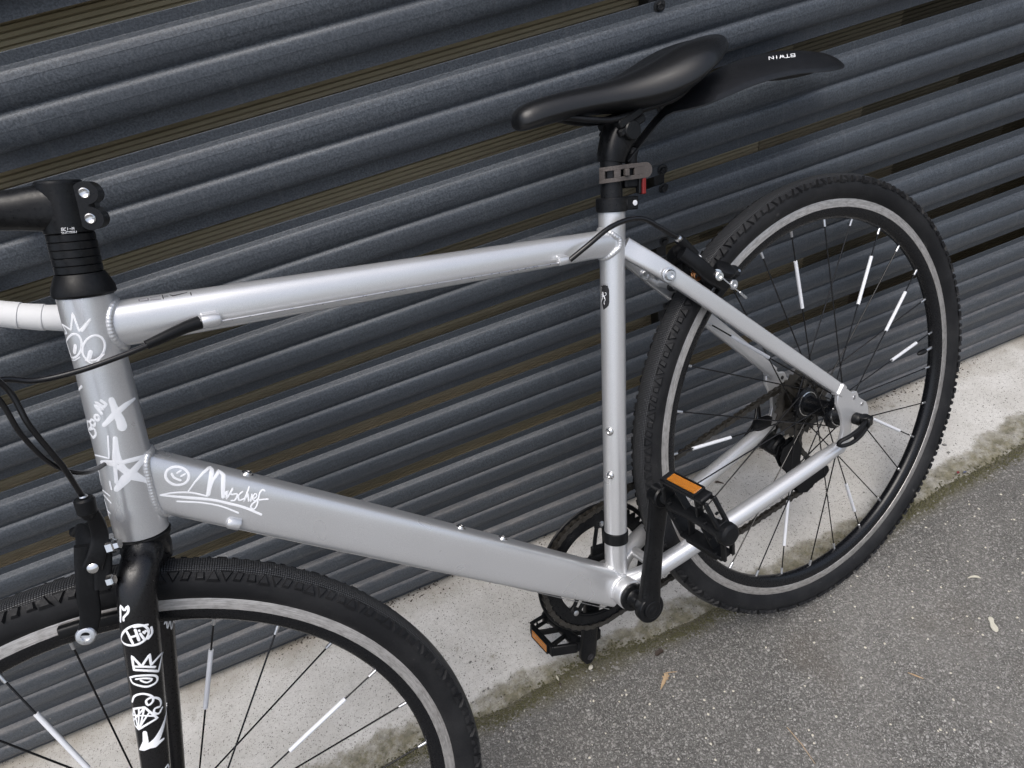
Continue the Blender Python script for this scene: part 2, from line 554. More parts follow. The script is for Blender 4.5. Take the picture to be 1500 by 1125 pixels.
def tag(o, label=None, cat=None, group=None, kind=None):
    if label: o['label'] = label
    if cat: o['category'] = cat
    if group: o['group'] = group
    if kind: o['kind'] = kind
    return o
def empty(name, loc=(0, 0, 0), rot=(0, 0, 0)):
    o = bpy.data.objects.new(name, None)
    o.empty_display_size = .05
    COL.objects.link(o)
    o.location = loc; o.rotation_euler = rot
    return o
def dup(o, parent, loc=None, rot=None, label=None):
    c = o.copy()
    COL.objects.link(c)
    c.parent = parent
    if loc is not None: c.location = loc
    if rot is not None: c.rotation_euler = rot
    if label: c['label'] = label
    return c
def circ(r, n=24, ry=None, ph=0):
    ry = r if ry is None else ry
    return [(r * math.cos(2 * math.pi * i / n + ph), ry * math.sin(2 * math.pi * i / n + ph)) for i in range(n)]
def superell(a, b, p=4, n=32):
    out = []
    for i in range(n):
        t = 2 * math.pi * (i + .5) / n
        c_, s_ = math.cos(t), math.sin(t)
        out.append((a * abs(c_) ** (2 / p) * (1 if c_ > 0 else -1), b * abs(s_) ** (2 / p) * (1 if s_ > 0 else -1)))
    return out
def lerp(a, b, t): return a + (b - a) * t
def crom(pts, n=8):
    """Catmull-Rom through the points"""
    P = [Vector(p) for p in pts]
    P = [P[0] * 2 - P[1]] + P + [P[-1] * 2 - P[-2]]
    out = []
    for i in range(1, len(P) - 2):
        for k in range(n):
            t = k / n
            a, b, c, d = P[i - 1], P[i], P[i + 1], P[i + 2]
            out.append(.5 * ((2 * b) + (c - a) * t + (2 * a - 5 * b + 4 * c - d) * t * t + (3 * b - a - 3 * c + d) * t ** 3))
    out.append(P[-2])
    return out

# ------------------------------------------------------------------ ground
def sheet(name, x0, x1, y0f, y1f, z, mat, nx=60, ny=4, zf=None):
    vs = []; fs = []
    for i in range(nx + 1):
        x = lerp(x0, x1, i / nx)
        a, b = y0f(x), y1f(x)
        for j in range(ny + 1):
            y = lerp(a, b, j / ny)
            vs.append((x, y, z + (zf(x, y) if zf else 0)))
    for i in range(nx):
        for j in range(ny):
            k = i * (ny + 1) + j
            fs.append((k, k + ny + 1, k + ny + 2, k + 1))
    mb = MB(); mb.add(vs, fs)
    return tag(mb.build(name, mat, angle=80), kind='structure')

def edge_y(x):
    """wavering joint between the asphalt and the concrete strip"""
    return .030 + max(0, x) * .10 - max(0, x - 1.2) * .09 + .004 * math.sin(x * 9.1) + .003 * math.sin(x * 23.7 + 1) + .0016 * math.sin(x * 71)
road = sheet('asphalt_road', -60, 60, lambda x: -60, lambda x: .26, -.004, M['asphalt'], 4, 4)
apron = sheet('concrete_strip', -6, 6, edge_y, lambda x: .70, 0, M['concrete'], 900, 10,
              zf=lambda x, y: -.0045 * max(0, 1 - (y - edge_y(x)) / .02) + .0012 * math.sin(x * 6 + y * 9) * min(1, max(0, (y - edge_y(x)) / .05)))

# ------------------------------------------------------------------ metal clad wall
WY = .3211
wall = tag(empty('metal_slat_wall', (0, WY, 0)), 'dark slate grey wall of horizontal ridged metal slats the bicycle leans on', 'wall')
X0, X1 = -2.6, 3.4
def slat_profile():
    # (z down from the top edge, depth towards the viewer), front skin
    key = [(0, -.0016), (.0, -.0003), (.0004, .0), (.0112, .0), (.0122, .0012), (.0138, .0066), (.0150, .0082), (.0182, .0098), (.0225, .0114), (.0228, .0112), (.0270, .0122), (.0310, .0127), (.0345, .0126), (.0348, .0124),
           (.0400, .0119), (.0440, .0106), (.0465, .0090), (.0480, .0082), (.0492, .0083), (.0502, .0096), (.0518, .0116), (.0545, .0128), (.0590, .0138), (.0635, .0143), (.0638, .0141), (.0690, .0142), (.0735, .0137),
           (.0780, .0124), (.0815, .0100), (.0832, .0076), (.0836, .0040), (.0828, .0003), (.0834, .0), (.1020, .0)]
    return key
tops = [1.408, 1.284, 1.159, 1.0350, .9160, .7915, .6735, .5520, .4285, .3030, .2030, .1010]
slat_me = None
pr = slat_profile()
mb = MB()
NXS = 2
front = [(d, z) for z, d in pr]
back = [(d - .0009, z) for z, d in reversed(pr[1:])]
loop = front + back
vs = []; fs = []
K = len(loop)
for x in (X0, X1):
    for d, z in loop:
        vs.append((x, -d, -z))
for j in range(K):
    j2 = (j + 1) % K
    fs.append((j, j2, K + j2, K + j))
fs.append(tuple(range(K - 1, -1, -1))); fs.append(tuple(range(K, 2 * K)))
mb.add(vs, fs)
first = mb.build('slat', M['slat'], wall, angle=28)
first.location = (0, 0, tops[0])
for i, z in enumerate(tops[1:]):
    s_ = dup(first, wall, (0, random.uniform(-.0007, .0007), z), (random.uniform(-.006, .006), random.uniform(-.0005, .0005), 0))
# painted screws, one through each flange, and the post they bite into
SX = -.1637
sc = MB()
sc.lathe((0, 0, 0), (0, -1, 0), [(0, .0079), (.0008, .0079), (.0012, .0070)], 20)
sc.lathe((0, -.0012, 0), (0, -1, 0), [(0, .0052), (.0030, .0052), (.0040, .0045), (.0042, .0034), (.0030, .0030), (.0030, .0005)], 6)
scr = None
for z in tops:
    for dz in (.0060, .0950):
        for sx in (SX, SX - 1.8, SX + 1.8):
            if z < .35 and dz < .01: continue
            if scr is None:
                scr = sc.build('screw', M['bolt'], wall, angle=25)
                scr.location = (sx, -.0003, z - dz); o_ = scr
            else:
                o_ = dup(scr, wall, (sx + random.uniform(-.002, .002), -.0003, z - dz + random.uniform(-.001, .001)), (0, random.uniform(0, 1), 0))
for sx in (SX, SX - 1.8, SX + 1.8):
    MB().box((sx - .006, .0150, .68), (.0085, .0135, .69), ch=.001).build('post', M['bolt'], wall)

# ------------------------------------------------------------------ ribbed timber fence behind the slats
tim = tag(empty('timber_fence', (0, WY + .032, 0)), 'brown ribbed timber boards seen through the gaps between the metal slats', 'fence')
def rib_board(xa, xb, h, n, name='board', mat='wood'):
    prof = [(0, .020)]
    for i in range(n):
        a = -h * i / n; b = -h * (i + 1) / n; w_ = b - a
        prof += [(a + w_ * .04, .0008), (a + w_ * .12, 0), (a + w_ * .74, 0), (a + w_ * .82, .001), (a + w_ * .84, .0045), (a + w_ * .99, .0045)]
    prof += [(-h, .020)]
    K = len(prof); vs = []; fs = []
    for x in (xa, xb):
        vs += [(x, d, z) for z, d in prof]
    for j in range(K):
        j2 = (j + 1) % K
        fs.append((j, j2, K + j2, K + j))
    fs.append(tuple(range(K - 1, -1, -1))); fs.append(tuple(range(K, 2 * K)))
    m_ = MB(); m_.add(vs, fs)
    return m_.build(name, M[mat], tim, angle=30)
bh = .1155
# the boards are butted end to end and painted darker towards the right, where light fades in the gaps
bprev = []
for xa, xb, mt_, dy in ((-2.6, -.02, 'wood', 0), (-.018, .17, 'wood_shade_b', .001), (.172, .36, 'wood_shade_c', .003), (.362, .60, 'wood_shade_d', .006), (.602, 3.3, 'wood_shade_e', .010)):
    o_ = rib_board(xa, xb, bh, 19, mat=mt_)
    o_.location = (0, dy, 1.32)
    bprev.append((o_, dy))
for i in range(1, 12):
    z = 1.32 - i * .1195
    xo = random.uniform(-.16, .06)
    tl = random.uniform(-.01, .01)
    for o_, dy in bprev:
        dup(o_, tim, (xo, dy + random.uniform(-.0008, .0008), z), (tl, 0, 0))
MB().box((0, .060, .66), (2.9, .012, .68), ch=.002).build('dark_backing', M['ink'], tim)  # full black sheet added behind the boards to stand for darkness

# ------------------------------------------------------------------ the bicycle
RT = .352
PSI, LAM = .22597, .31737
bike = tag(empty('bicycle', (0, 0, 0), (-LAM, 0, PSI)),
           'silver city bicycle with white marker doodles leaning on the dark metal wall', 'bicycle')
def B(u, v, w=0.0):
    """bicycle coordinates: u back from the rear axle, v up from it, w away from the viewer"""
    return Vector((u, w, v + RT))
U, W_, V_ = Vector((1, 0, 0)), Vector((0, 1, 0)), Vector((0, 0, 1))
H0 = B(-.8738, .3545); H1 = B(-.805, .5727)
HA = (H1 - H0).normalized()
STEER = Matrix.Translation(H0) @ Matrix.Rotation(-.1454, 4, HA) @ Matrix.Translation(-H0)
def steer(v): return STEER @ v
HP = HA.cross(W_)          # perpendicular to the head axis in the bike plane
if HP.x > 0: HP = -HP       # points forward

# ---- frame
fr = MB()
ST0 = B(-.4235, -.050); ST1 = B(-.2668, .4300)
BB = B(-.4250, -.0565)
# head tube, slightly flared at both ends
hl = (H1 - H0).length
fr.lathe(H0, HA, [(0, .0215), (.0012, .0237), (.030, .0238), (.07, .0228), (hl - .06, .0216), (hl - .02, .0222), (hl - .001, .0222), (hl, .0205)], 56, ref=(0, 1, 0))
# top tube: tall oval at the head, lower oval at the seat tube
T0 = B(-.8080, .5425); T1 = B(-.281, .3955)
secs = []; pts = []
for i in range(25):
    t = i / 24
    pts.append(T0.lerp(T1, t))
    h = lerp(.0205, .0160, t); wd = lerp(.0168, .0150, t)
    secs.append(superell(wd, h, 2.5, 40))
fr.sweep(pts, secs)
TTP, TTS = pts, secs
# down tube: big rounded rectangle
D0 = B(-.8530, .4078); D1 = B(-.4300, -.0580)
pts = []; secs = []
for i in range(25):
    t = i / 24
    pts.append(D0.lerp(D1, t))
    h = lerp(.0272, .0262, t) + .0015 * math.sin(t * math.pi)
    secs.append(superell(lerp(.0165, .0185, min(1, t * 2)), h, 4.2, 48))
fr.sweep(pts, secs)
DTP, DTS = pts, secs
# seat tube
sd = (ST1 - ST0).normalized(); sl_ = (ST1 - ST0).length
fr.lathe(ST0, sd, [(0, .0156), (sl_ * .4, .0155), (sl_ - .065, .0155), (sl_ - .03, .0162), (sl_ - .0008, .0162), (sl_, .0150)], 48, ref=(0, 1, 0))
# bottom bracket shell
fr.lathe(B(-.425, -.0565, -.0345), W_, [(0, .0196), (.0015, .0212), (.0675, .0212), (.069, .0196)], 48)
# stays
for s in (-1, 1):
    a0 = B(-.268, .385, s * .006); a1 = B(-.222, .326, s * .026); a2 = B(-.10, .168, s * .046); a3 = B(-.0145, .0555, s * .0625)
    P = crom([a0, a1, a2, a3], 7)
    secs = [superell(lerp(.0062, .0068, i / (len(P) - 1)), lerp(.0125, .0092, i / (len(P) - 1)), 4.0, 28) for i in range(len(P))]
    fr.sweep(P, secs)
    c0 = B(-.415, -.052, s * .012); c1 = B(-.375, -.046, s * .031); c2 = B(-.27, -.040, s * .046); c3 = B(-.15, -.0375, s * .056); c4 = B(-.0385, -.034, s * .0635)
    P = crom([c0, c1, c2, c3, c4], 7)
    N_ = len(P)
    fr.tube(P, [lerp(.0138, .0112, i / (N_ - 1)) if i < N_ - 2 else .0100 for i in range(N_)], 28)
# chainstay bridge, seatstay bridge
fr.tube([B(-.372, -.046, -.030), B(-.372, -.046, .030)], .0075, 20)
fr.tube([B(-.2090, .3080, -.030), B(-.2090, .3080, .030)], .0068, 20)
frame = fr.build('frame', M['silver'], bike, angle=50)

# dropouts with hanger ears, eyelet holes
for s in (-1, 1):
    out = [(-.0200, .0600), (-.0120, .0610), (-.0040, .0525), (.0020, .0440), (.0075, .0425), (.0130, .0400), (.0145, .0350), (.0150, .0290), (.0215, .0210), (.0290, .0130), (.0320, .0030),
           (.0310, -.0080), (.0290, -.0180), (.0200, -.0245), (.0105, -.0240), (.0100, -.0140), (.0070, -.0060), (-.0070, -.0060), (-.0100, -.0165), (-.0165, -.0290), (-.0220, -.0380), (-.0330, -.0440), (-.0430, -.0420), (-.0480, -.0330),
           (-.0420, -.0250), (-.0340, -.0200), (-.0270, -.0080), (-.0245, .0080), (-.0262, .0240), (-.0300, .0400), (-.0270, .0520)]
    d = MB().prism(out, B(0, 0, s * .0665), U, V_, .0062)
    dd = d.build('dropout', M['silver'], frame, angle=40, bevel=.0012)
    hol = MB()
    for (x, y) in ((.0055, .0330), (.0195, .0140)):
        hol.lathe(B(x, y, s * .0665 - .0034), W_, [(0, .0034), (.0068, .0034)], 20)
        hol.lathe(B(x, y, s * .0665 - .0036), W_, [(0, .0024), (.0072, .0024)], 20)
    hol.build('eyelet', M['ink'] if s > 0 else M['alloy'], dd)
    # stay socket
    MB().box(B(-.0165, .0570, s * .0640), (.0070, .0070, .0100), ((.60, 0, -.80), (0, 1, 0), (.80, 0, .60)), .0025).build('socket', M['silver'], dd)

# weld beads: rippled rings where tubes meet
def bead(path, r, parent, n=10, amp=.05, per=.0030):
    P = [Vector(p) for p in path]
    L = [0]
    for i in range(len(P)):
        L.append(L[-1] + (P[(i + 1) % len(P)] - P[i]).length)
    tot = L[-1]; N = max(24, int(tot / per) * 4)
    pts = []; rr = []
    j = 0
    for i in range(N):
        s_ = tot * i / N
        while L[j + 1] < s_: j += 1
        t = (s_ - L[j]) / max(1e-9, L[j + 1] - L[j])
        pts.append(P[j].lerp(P[(j + 1) % len(P)], t)); rr.append(r * (1 + amp * math.cos(2 * math.pi * i / 4)))
    return MB().tube(pts, rr, n, closed=True).build('weld', M['silver'], parent, angle=70)
def hit_cyl(path0, dirv, sec_pts, p, ax, r):
    """where lines through sec_pts along dirv meet a cylinder"""
    out = []
    ax = ax.normalized()
    for q in sec_pts:
        o = q - p; oo = o - ax * o.dot(ax); dd = dirv - ax * dirv.dot(ax)
        a = dd.dot(dd); b = oo.dot(dd); c = oo.dot(oo) - r * r
        disc = b * b - a * c
        if disc < 0: disc = 0
        t = (-b - math.sqrt(disc)) / a
        out.append(q + dirv * t)
    return out
def sec_world(pt, t, sec, ref=W_, k=1.0):
    t, a, b = ortho(t, ref)
    return [pt + a * x * k + b * y * k for x, y in sec]
td = (T0 - T1).normalized()
bead(hit_cyl(None, td, sec_world(TTP[12], -td, TTS[1], k=1.03), H0, HA, .0220), .0032, frame)
bead(hit_cyl(None, -td, sec_world(TTP[12], -td, TTS[-2], k=1.03), ST0, sd, .0152), .0036, frame)
ddv = (D0 - D1).normalized()
bead(hit_cyl(None, ddv, sec_world(DTP[12], -ddv, DTS[1], k=1.02), H0, HA, .0234), .0032, frame)
dn0 = W_
stw = D1 + ddv * .072
bead([BB + Vector((math.cos(t_) * .0222, sgn_ * y_, math.sin(t_) * .0222)) for sgn_ in (-1,) for y_, t_ in [(.0185, math.pi * (.40 + .55 * i / 20)) for i in range(21)] + [(.0150, math.pi * (.95 - .55 * i / 20)) for i in range(21)]], .0028, frame)
bead(hit_cyl(None, -sd, sec_world(ST0.lerp(ST1, .5), -sd, circ(.0158, 32)), D0 + dn0 * 0, -ddv, .0262), .0030, frame)

# small brazed-on pieces
def stop(c, d, r=.0062, L=.0165, up=None):
    """split cable stop: a short barrel on a foot"""
    c = Vector(c); d = Vector(d).normalized()
    m_ = MB()
    m_.lathe(c - d * L / 2, d, [(0, r * .78), (.0006, r * .98), (.0022, r), (L * .72, r), (L * .92, r * .8), (L, r * .4)], 24, ref=(0, 1, 0))
    m_.lathe(c - d * (L / 2 - .0001), -d, [(0, r * .55), (.0008, r * .55)], 16)
    if up is not None:
        ax = Vector(up).normalized()
        m_.box(c + ax * r * .8, (L * .42, r * .55, r * .7), (d, d.cross(ax), ax), .0012)
    return m_.build('cable_stop', M['silver'], frame, angle=40)
stop(B(-.7250, .5120, -.0205), B(-.281, .3955) - B(-.801, .5405), .0064, .0175, (0, .8, .6))
stop(B(-.3600, .4090, -.0195), B(-.281, .3955) - B(-.801, .5405), .0055, .0145, (0, .8, .6))
stop(B(-.8010, .3225, -.0150), ddv, .0068, .0140, (.5, .5, .6))
def bolt_head(p, d, r=.0052, h=.003, name='bolt', mat='chrome', parent=None):
    p = Vector(p)
    m_ = MB()
    m_.lathe(p, d, [(0, r * 1.15), (h * .3, r * 1.15), (h * .3, r * .85), (h * .8, r * .8), (h, r * .6), (h, r * .42), (h * .5, r * .40), (h * .5, r * .05)], 20)
    return m_.build(name, M[mat], parent or frame, angle=30)
dn = Vector((-ddv.z, 0, ddv.x))
if dn.z < 0: dn = -dn
for (u_, v_) in ((-.5905, .1655), (-.5475, .1190), (-.7649, .3569)):
    q = B(u_, v_); t_ = (q - D0).dot(-ddv)
    bolt_head(D0 - ddv * t_ + dn * .0278, dn)
sn = Vector((-sd.z, 0, sd.x))
if sn.x > 0: sn = -sn
for v_ in (.1670, .1080):
    t_ = (v_ + RT - ST0.z) / sd.z
    bolt_head(ST0 + sd * t_ + (sn * .85 + Vector((0, -.5, 0))).normalized() * .0154, (sn * .85 + Vector((0, -.5, 0))), .0050)
# black shim band low on the seat tube
t_ = (.0165 + RT - ST0.z) / sd.z
MB().lathe(ST0 + sd * (t_ - .0085), sd, [(0, .0160), (.0008, .0171), (.0160, .0171), (.0170, .0160)], 40, ref=(0, 1, 0)).build('tube_band', M['plastic'], frame)

# ---- seat post, clamp, saddle
sp = MB()
sp.lathe(ST1 - sd * .04, sd, [(0, .0131), (.0980, .0131), (.0985, .0136), (.108, .0136), (.118, .0110)], 40, ref=(0, 1, 0))
head = ST1 + sd * .1125
post = sp.build('seat_post', M['black'], bike, angle=40)
hd = MB()
# layback head: forged body rising to the rear
hp = crom([ST1 + sd * .056, ST1 + sd * .066 + U * .002, ST1 + sd * .077 + U * .008, ST1 + sd * .088 + U * .016], 5)
hd.sweep(hp, [superell(lerp(.0150, .0175, i / (len(hp) - 1)), lerp(.0142, .020, i / (len(hp) - 1)), 3.0, 28) for i in range(len(hp))])
hd.cyl(ST1 + sd * .0845 + U * .016 - W_ * .024, ST1 + sd * .0845 + U * .016 + W_ * .024, .0110, 28)
hd.build('post_head', M['black'], post, angle=40)
ct = ST1 + sd * .0990 + U * .014
MB().box(ct, (.018, .023, .0050), ((.985, 0, .17), (0, 1, 0), (-.17, 0, .985)), .002).box(ct - V_ * .009, (.020, .022, .0045), ((.985, 0, .17), (0, 1, 0), (-.17, 0, .985)), .002).build('rail_clamp', M['plastic'], post)
b_ = MB().cyl(ST1 + sd * .060 + U * .022, ST1 + sd * .098 + U * .036, .0032, 16)
b_.build('clamp_bolt', M['bolt'], post)
# seat clamp collar
cl = MB()
cl.lathe(ST1 - sd * .0005, sd, [(0, .0150), (0, .0182), (.0009, .0190), (.0150, .0190), (.0160, .0182), (.0160, .0134)], 44, ref=(0, 1, 0), cap=False)
bx = (sd.cross(W_)).normalized()
if bx.x < 0: bx = -bx
cl.box(ST1 + sd * .008 + bx * .0240, (.0095, .0092, .0078), (bx, W_, sd), .0012)
clamp = cl.build('seat_clamp', M['black'], bike, angle=35)
MB().lathe(ST1 + sd * .008 + bx * .0275 - W_ * .0090, -W_, [(0, .0032), (.0010, .0032), (.0012, .0025)], 16).build('bolt', M['white'], clamp)

# saddle: cross sections along its length
sad = MB()
SL = [  # u, half width, crown height v, skirt bottom v
    (-.3560, .0060, .5680, .5590), (-.3535, .0140, .5740, .5555), (-.3450, .0190, .5785, .5530), (-.330, .0215, .5800, .5515), (-.305, .0235, .5785, .5490), (-.280, .0260, .5755, .5450),
    (-.255, .0295, .5720, .5400), (-.230, .0350, .5695, .5330), (-.205, .0440, .5690, .5260), (-.180, .0545, .5710, .5215), (-.158, .0625, .5740, .5215), (-.138, .0655, .5765, .5265),
    (-.120, .0625, .5775, .5320), (-.102, .0545, .5770, .5370), (-.085, .0430, .5755, .5420), (-.070, .0320, .5730, .5465), (-.058, .0210, .5690, .5500), (-.0505, .0100, .5630, .5530)]
secs = []
NS = 36
for (u_, hw, top, bot) in SL:
    ring = []
    for j in range(NS):
        an = 2 * math.pi * j / NS
        c_, s_ = math.cos(an), math.sin(an)
        x = hw * abs(c_) ** .72 * (1 if c_ > 0 else -1)
        h = top - bot
        # crown: gently domed; skirt: steeper with an inward tuck
        if s_ >= 0:
            y = bot + h * (.32 + .68 * s_ ** .92) - .0035 * math.exp(-(x / .010) ** 2) * (1 if hw > .03 else 0)
        else:
            y = bot + h * .32 * (1 - abs(s_) ** 1.5)
            x *= (1 - .10 * s_ * s_)
        ring.append(B(u_, y, x))
    secs.append(ring)
vs = [p for r_ in secs for p in r_]; fs = []
for i in range(len(secs) - 1):
    for j in range(NS):
        j2 = (j + 1) % NS
        fs.append((i * NS + j, i * NS + j2, (i + 1) * NS + j2, (i + 1) * NS + j))
fs.append(tuple(range(NS))); fs.append(tuple((len(secs) - 1) * NS + j for j in range(NS)))
sad.add(vs, fs)
saddle = sad.build('saddle', M['saddle'], bike, angle=180)
md = saddle.modifiers.new('sub', 'SUBSURF'); md.levels = 2; md.render_levels = 2
for s in (-1, 1):
    rl = crom([B(-.320, .558, s * .006), B(-.298, .551, s * .010), B(-.272, .539, s * .0165), B(-.243, .529, s * .0180), B(-.200, .5260, s * .0185), B(-.160, .5245, s * .028), B(-.130, .536, s * .036)], 6)
    MB().tube(rl, .0036, 14).build('rail', M['black'], saddle)

# mudguard clipped to the seat post
fd = MB()
prof = [(-.232, .480, .009, .002), (-.205, .4925, .009, .002), (-.165, .511, .011, .003), (-.143, .518, .024, .011), (-.125, .522, .034, .017), (-.09, .5285, .037, .024), (-.050, .5305, .038, .027), (-.010, .5285, .038, .029), (.035, .5215, .038, .030),
        (.075, .5110, .036, .030), (.105, .5010, .032, .026), (.125, .4925, .026, .020), (.138, .4840, .017, .011), (.1440, .4760, .006, .003)]
cs = crom([(a, b, 0) for a, b, _, _ in prof], 3)
hw = crom([(a, c, 0) for a, _, c, _ in prof], 3)
dp = crom([(a, d, 0) for a, _, _, d in prof], 3)
vs = []; fs = []; NJ = 17
for lay in (0, .0018):
    for i in range(len(cs)):
        for j in range(NJ):
            t = -1 + 2 * j / (NJ - 1)
            y = cs[i].y - dp[i].y * (abs(t) ** 1.8)
            # shallow central crease
            y += .0012 * math.exp(-(t / .12) ** 2)
            vs.append(B(cs[i].x, y - lay, hw[i].y * t))
nc = len(cs)
for lay in (0, 1):
    o = lay * nc * NJ
    for i in range(nc - 1):
        for j in range(NJ - 1):
            fs.append((o + i * NJ + j, o + i * NJ + j + 1, o + (i + 1) * NJ + j + 1, o + (i + 1) * NJ + j))
q = nc * NJ
for i in range(nc - 1):
    for j in (0, NJ - 1):
        fs.append((i * NJ + j, (i + 1) * NJ + j, q + (i + 1) * NJ + j, q + i * NJ + j))
for i in (0, nc - 1):
    for j in range(NJ - 1):
        fs.append((i * NJ + j, i * NJ + j + 1, q + i * NJ + j + 1, q + i * NJ + j))
fd.add(vs, fs)
mud = fd.build('mudguard', M['fender'], bike, angle=45)
# bracket that holds the mudguard to the post
br = MB()
br.box(ST1 + sd * .038 + bx * .027, (.014, .011, .0125), (bx, W_, sd), .002)
br.tube(crom([ST1 + sd * .040 + bx * .034, B(-.222, .475), B(-.215, .487)], 5), .0075, 16)
br.build('bracket', M['plastic'], mud, angle=35)
MB().box(ST1 + sd * .0300 + bx * .0385 - W_ * .010, (.0026, .004, .0125), (bx, W_, sd), .0008).build('red_tab', M['red'], mud)
MB().box(ST1 + sd * .0305 + bx * .0325 - W_ * .010, (.0018, .004, .0120), (bx, W_, sd), .0008).build('clip_rib', M['plastic'], mud)
# grey rubber strap with slots, wrapped round the post and hooked at the rear
def strap():
    m_ = MB()
    path = []
    for i in range(15):
        a = R(200 - i * 11.5)
        path.append((math.cos(a) * .0152 * -1, -math.sin(a) * .0152))
    # path in (bx, w) plane: from the front of the post round the near side then straight back
    pth = []
    for i in range(13):
        a = math.pi + (math.pi * .62) * i / 12
        pth.append((math.cos(a) * .0150, math.sin(a) * .0150))
    x0, y0 = pth[-1]
    for k in range(1, 9):
        pth.append((x0 + k * .0044, y0 + .0004 * k * (1 if k < 5 else .8)))
    H = .0090; TH = .0026
    z0 = ST1 + sd * .0410
    def P(i, h, t):
        x, y = pth[i]
        xn, yn = pth[min(i + 1, len(pth) - 1)]; xp, yp = pth[max(i - 1, 0)]
        tx, ty = xn - xp, yn - yp; l = math.hypot(tx, ty); nx, ny = ty / l, -tx / l
        rise = .0002 * i
        return z0 + bx * (x + nx * t) + W_ * (y + ny * t) + sd * (h + rise)
    n = len(pth)
    slots = ((3, 7), (10, 16))
    def inside(i): return any(a <= i < b for a, b in slots)
    def seg(ia, ib, h0, h1):
        vs = []
        for i in range(ia, ib + 1):
            for h, t in ((h0, 0), (h1, 0), (h1, TH), (h0, TH)):
                vs.append(P(i, h, t))
        fs = []
        for k in range(ib - ia):
            for j in range(4):
                j2 = (j + 1) % 4
                fs.append((k * 4 + j, k * 4 + j2, (k + 1) * 4 + j2, (k + 1) * 4 + j))
        fs.append((0, 1, 2, 3)); fs.append(tuple((ib - ia) * 4 + j for j in range(4)))
        m_.add(vs, fs)
    seg(0, n - 1, H * .46, H); seg(0, n - 1, -H, -H * .46)
    last = 0
    for a, b in slots + ((n - 1, n - 1),):
        seg(last, a, -H * .46, H * .46) if a > last else None
        last = b
    # hook peg
    p_ = P(13, 0, TH)
    m_.box(p_, (.0030, .0030, .0042), (bx, W_, sd), .0008)
    # rounded end
    e = P(n - 1, 0, TH / 2)
    m_.lathe(e - W_ * .0015, W_, [(0, H), (.0026, H)], 24)
    return m_.build('strap', M['rubber'], mud, angle=40, bevel=.0005)
strap()

# ---- steering head (built straight, then turned)
def sbuild(mb, *a, **k):
    mb.xf(steer)
    return mb.build(*a, **k)
hs = MB()
hs.lathe(H1, HA, [(0, .0240), (.0015, .0250), (.0060, .0248), (.0160, .0205), (.0185, .0190)], 48, ref=(0, 1, 0))
headset = sbuild(hs, 'headset', M['plastic'], bike, angle=30)
z = .0190
for i in range(5):
    r_ = .0186 + random.uniform(-.0001, .0001)
    sbuild(MB().lathe(H1 + HA * z, HA, [(0, r_ - .0006), (.0006, r_), (.0058, r_), (.0064, r_ - .0006)], 44, ref=(0, 1, 0)), 'spacer', M['black'], headset, angle=30)
    z += .0066
sbuild(MB().lathe(H0 - HA * .0068, HA, [(0, .0215), (.0010, .0238), (.0055, .0246), (.0066, .0232)], 48, ref=(0, 1, 0)), 'crown_race', M['plastic'], headset, angle=30)
zs = z + .0002
# stem
sm = MB()
sm.lathe(H1 + HA * zs, HA, [(0, .0182), (.0008, .0192), (.0392, .0192), (.0400, .0184)], 44, ref=(0, 1, 0))
SC = H1 + HA * (zs + .021)
SE = SC + HP * .090 + HA * .000
P = [SC + HP * .004, SC + HP * .018, SC + HP * .032, SC + HP * .055, SC + HP * .078]
sm.sweep(P, [superell(.0188, .0192, 3, 32), superell(.0185, .0186, 2.8, 32), superell(.0172, .0168, 2.5, 32), superell(.0160, .0150, 2.3, 32), superell(.0185, .0150, 2.6, 32)])
sm.box(H1 + HA * (zs + .0203) - HP * .0125, (.0125, .0138, .0180), (HP, W_, HA), .004)
sm.cyl(SE - W_ * .024, SE + W_ * .024, .0205, 36)
for dz in (.0105, .0310):
    q = H1 + HA * (zs + dz) - HP * .0205
    sm.sweep([q - W_ * .0139, q + W_ * .0139], [superell(.0092, .0092, 2.2, 28)] * 2, ref=(1, 0, 0))
    sm.box(q + HP * .007, (.008, .0130, .0080), (HP, W_, HA), .002)
stem = sbuild(sm, 'stem', M['black'], bike, angle=38)
sbuild(MB().lathe(H1 + HA * (zs + .0395), HA, [(0, .0178), (.0022, .0174), (.0030, .0155)], 40), 'top_cap', M['black'], stem)
for dz in (.0105, .0310):
    q = H1 + HA * (zs + dz) - HP * .0200 - W_ * .0133
    sbuild(MB().lathe(q, -W_, [(0, .0042), (.0014, .0042), (.0020, .0034), (.0012, .0020), (.0012, .0004)], 20), 'bolt', M['chrome'], stem)
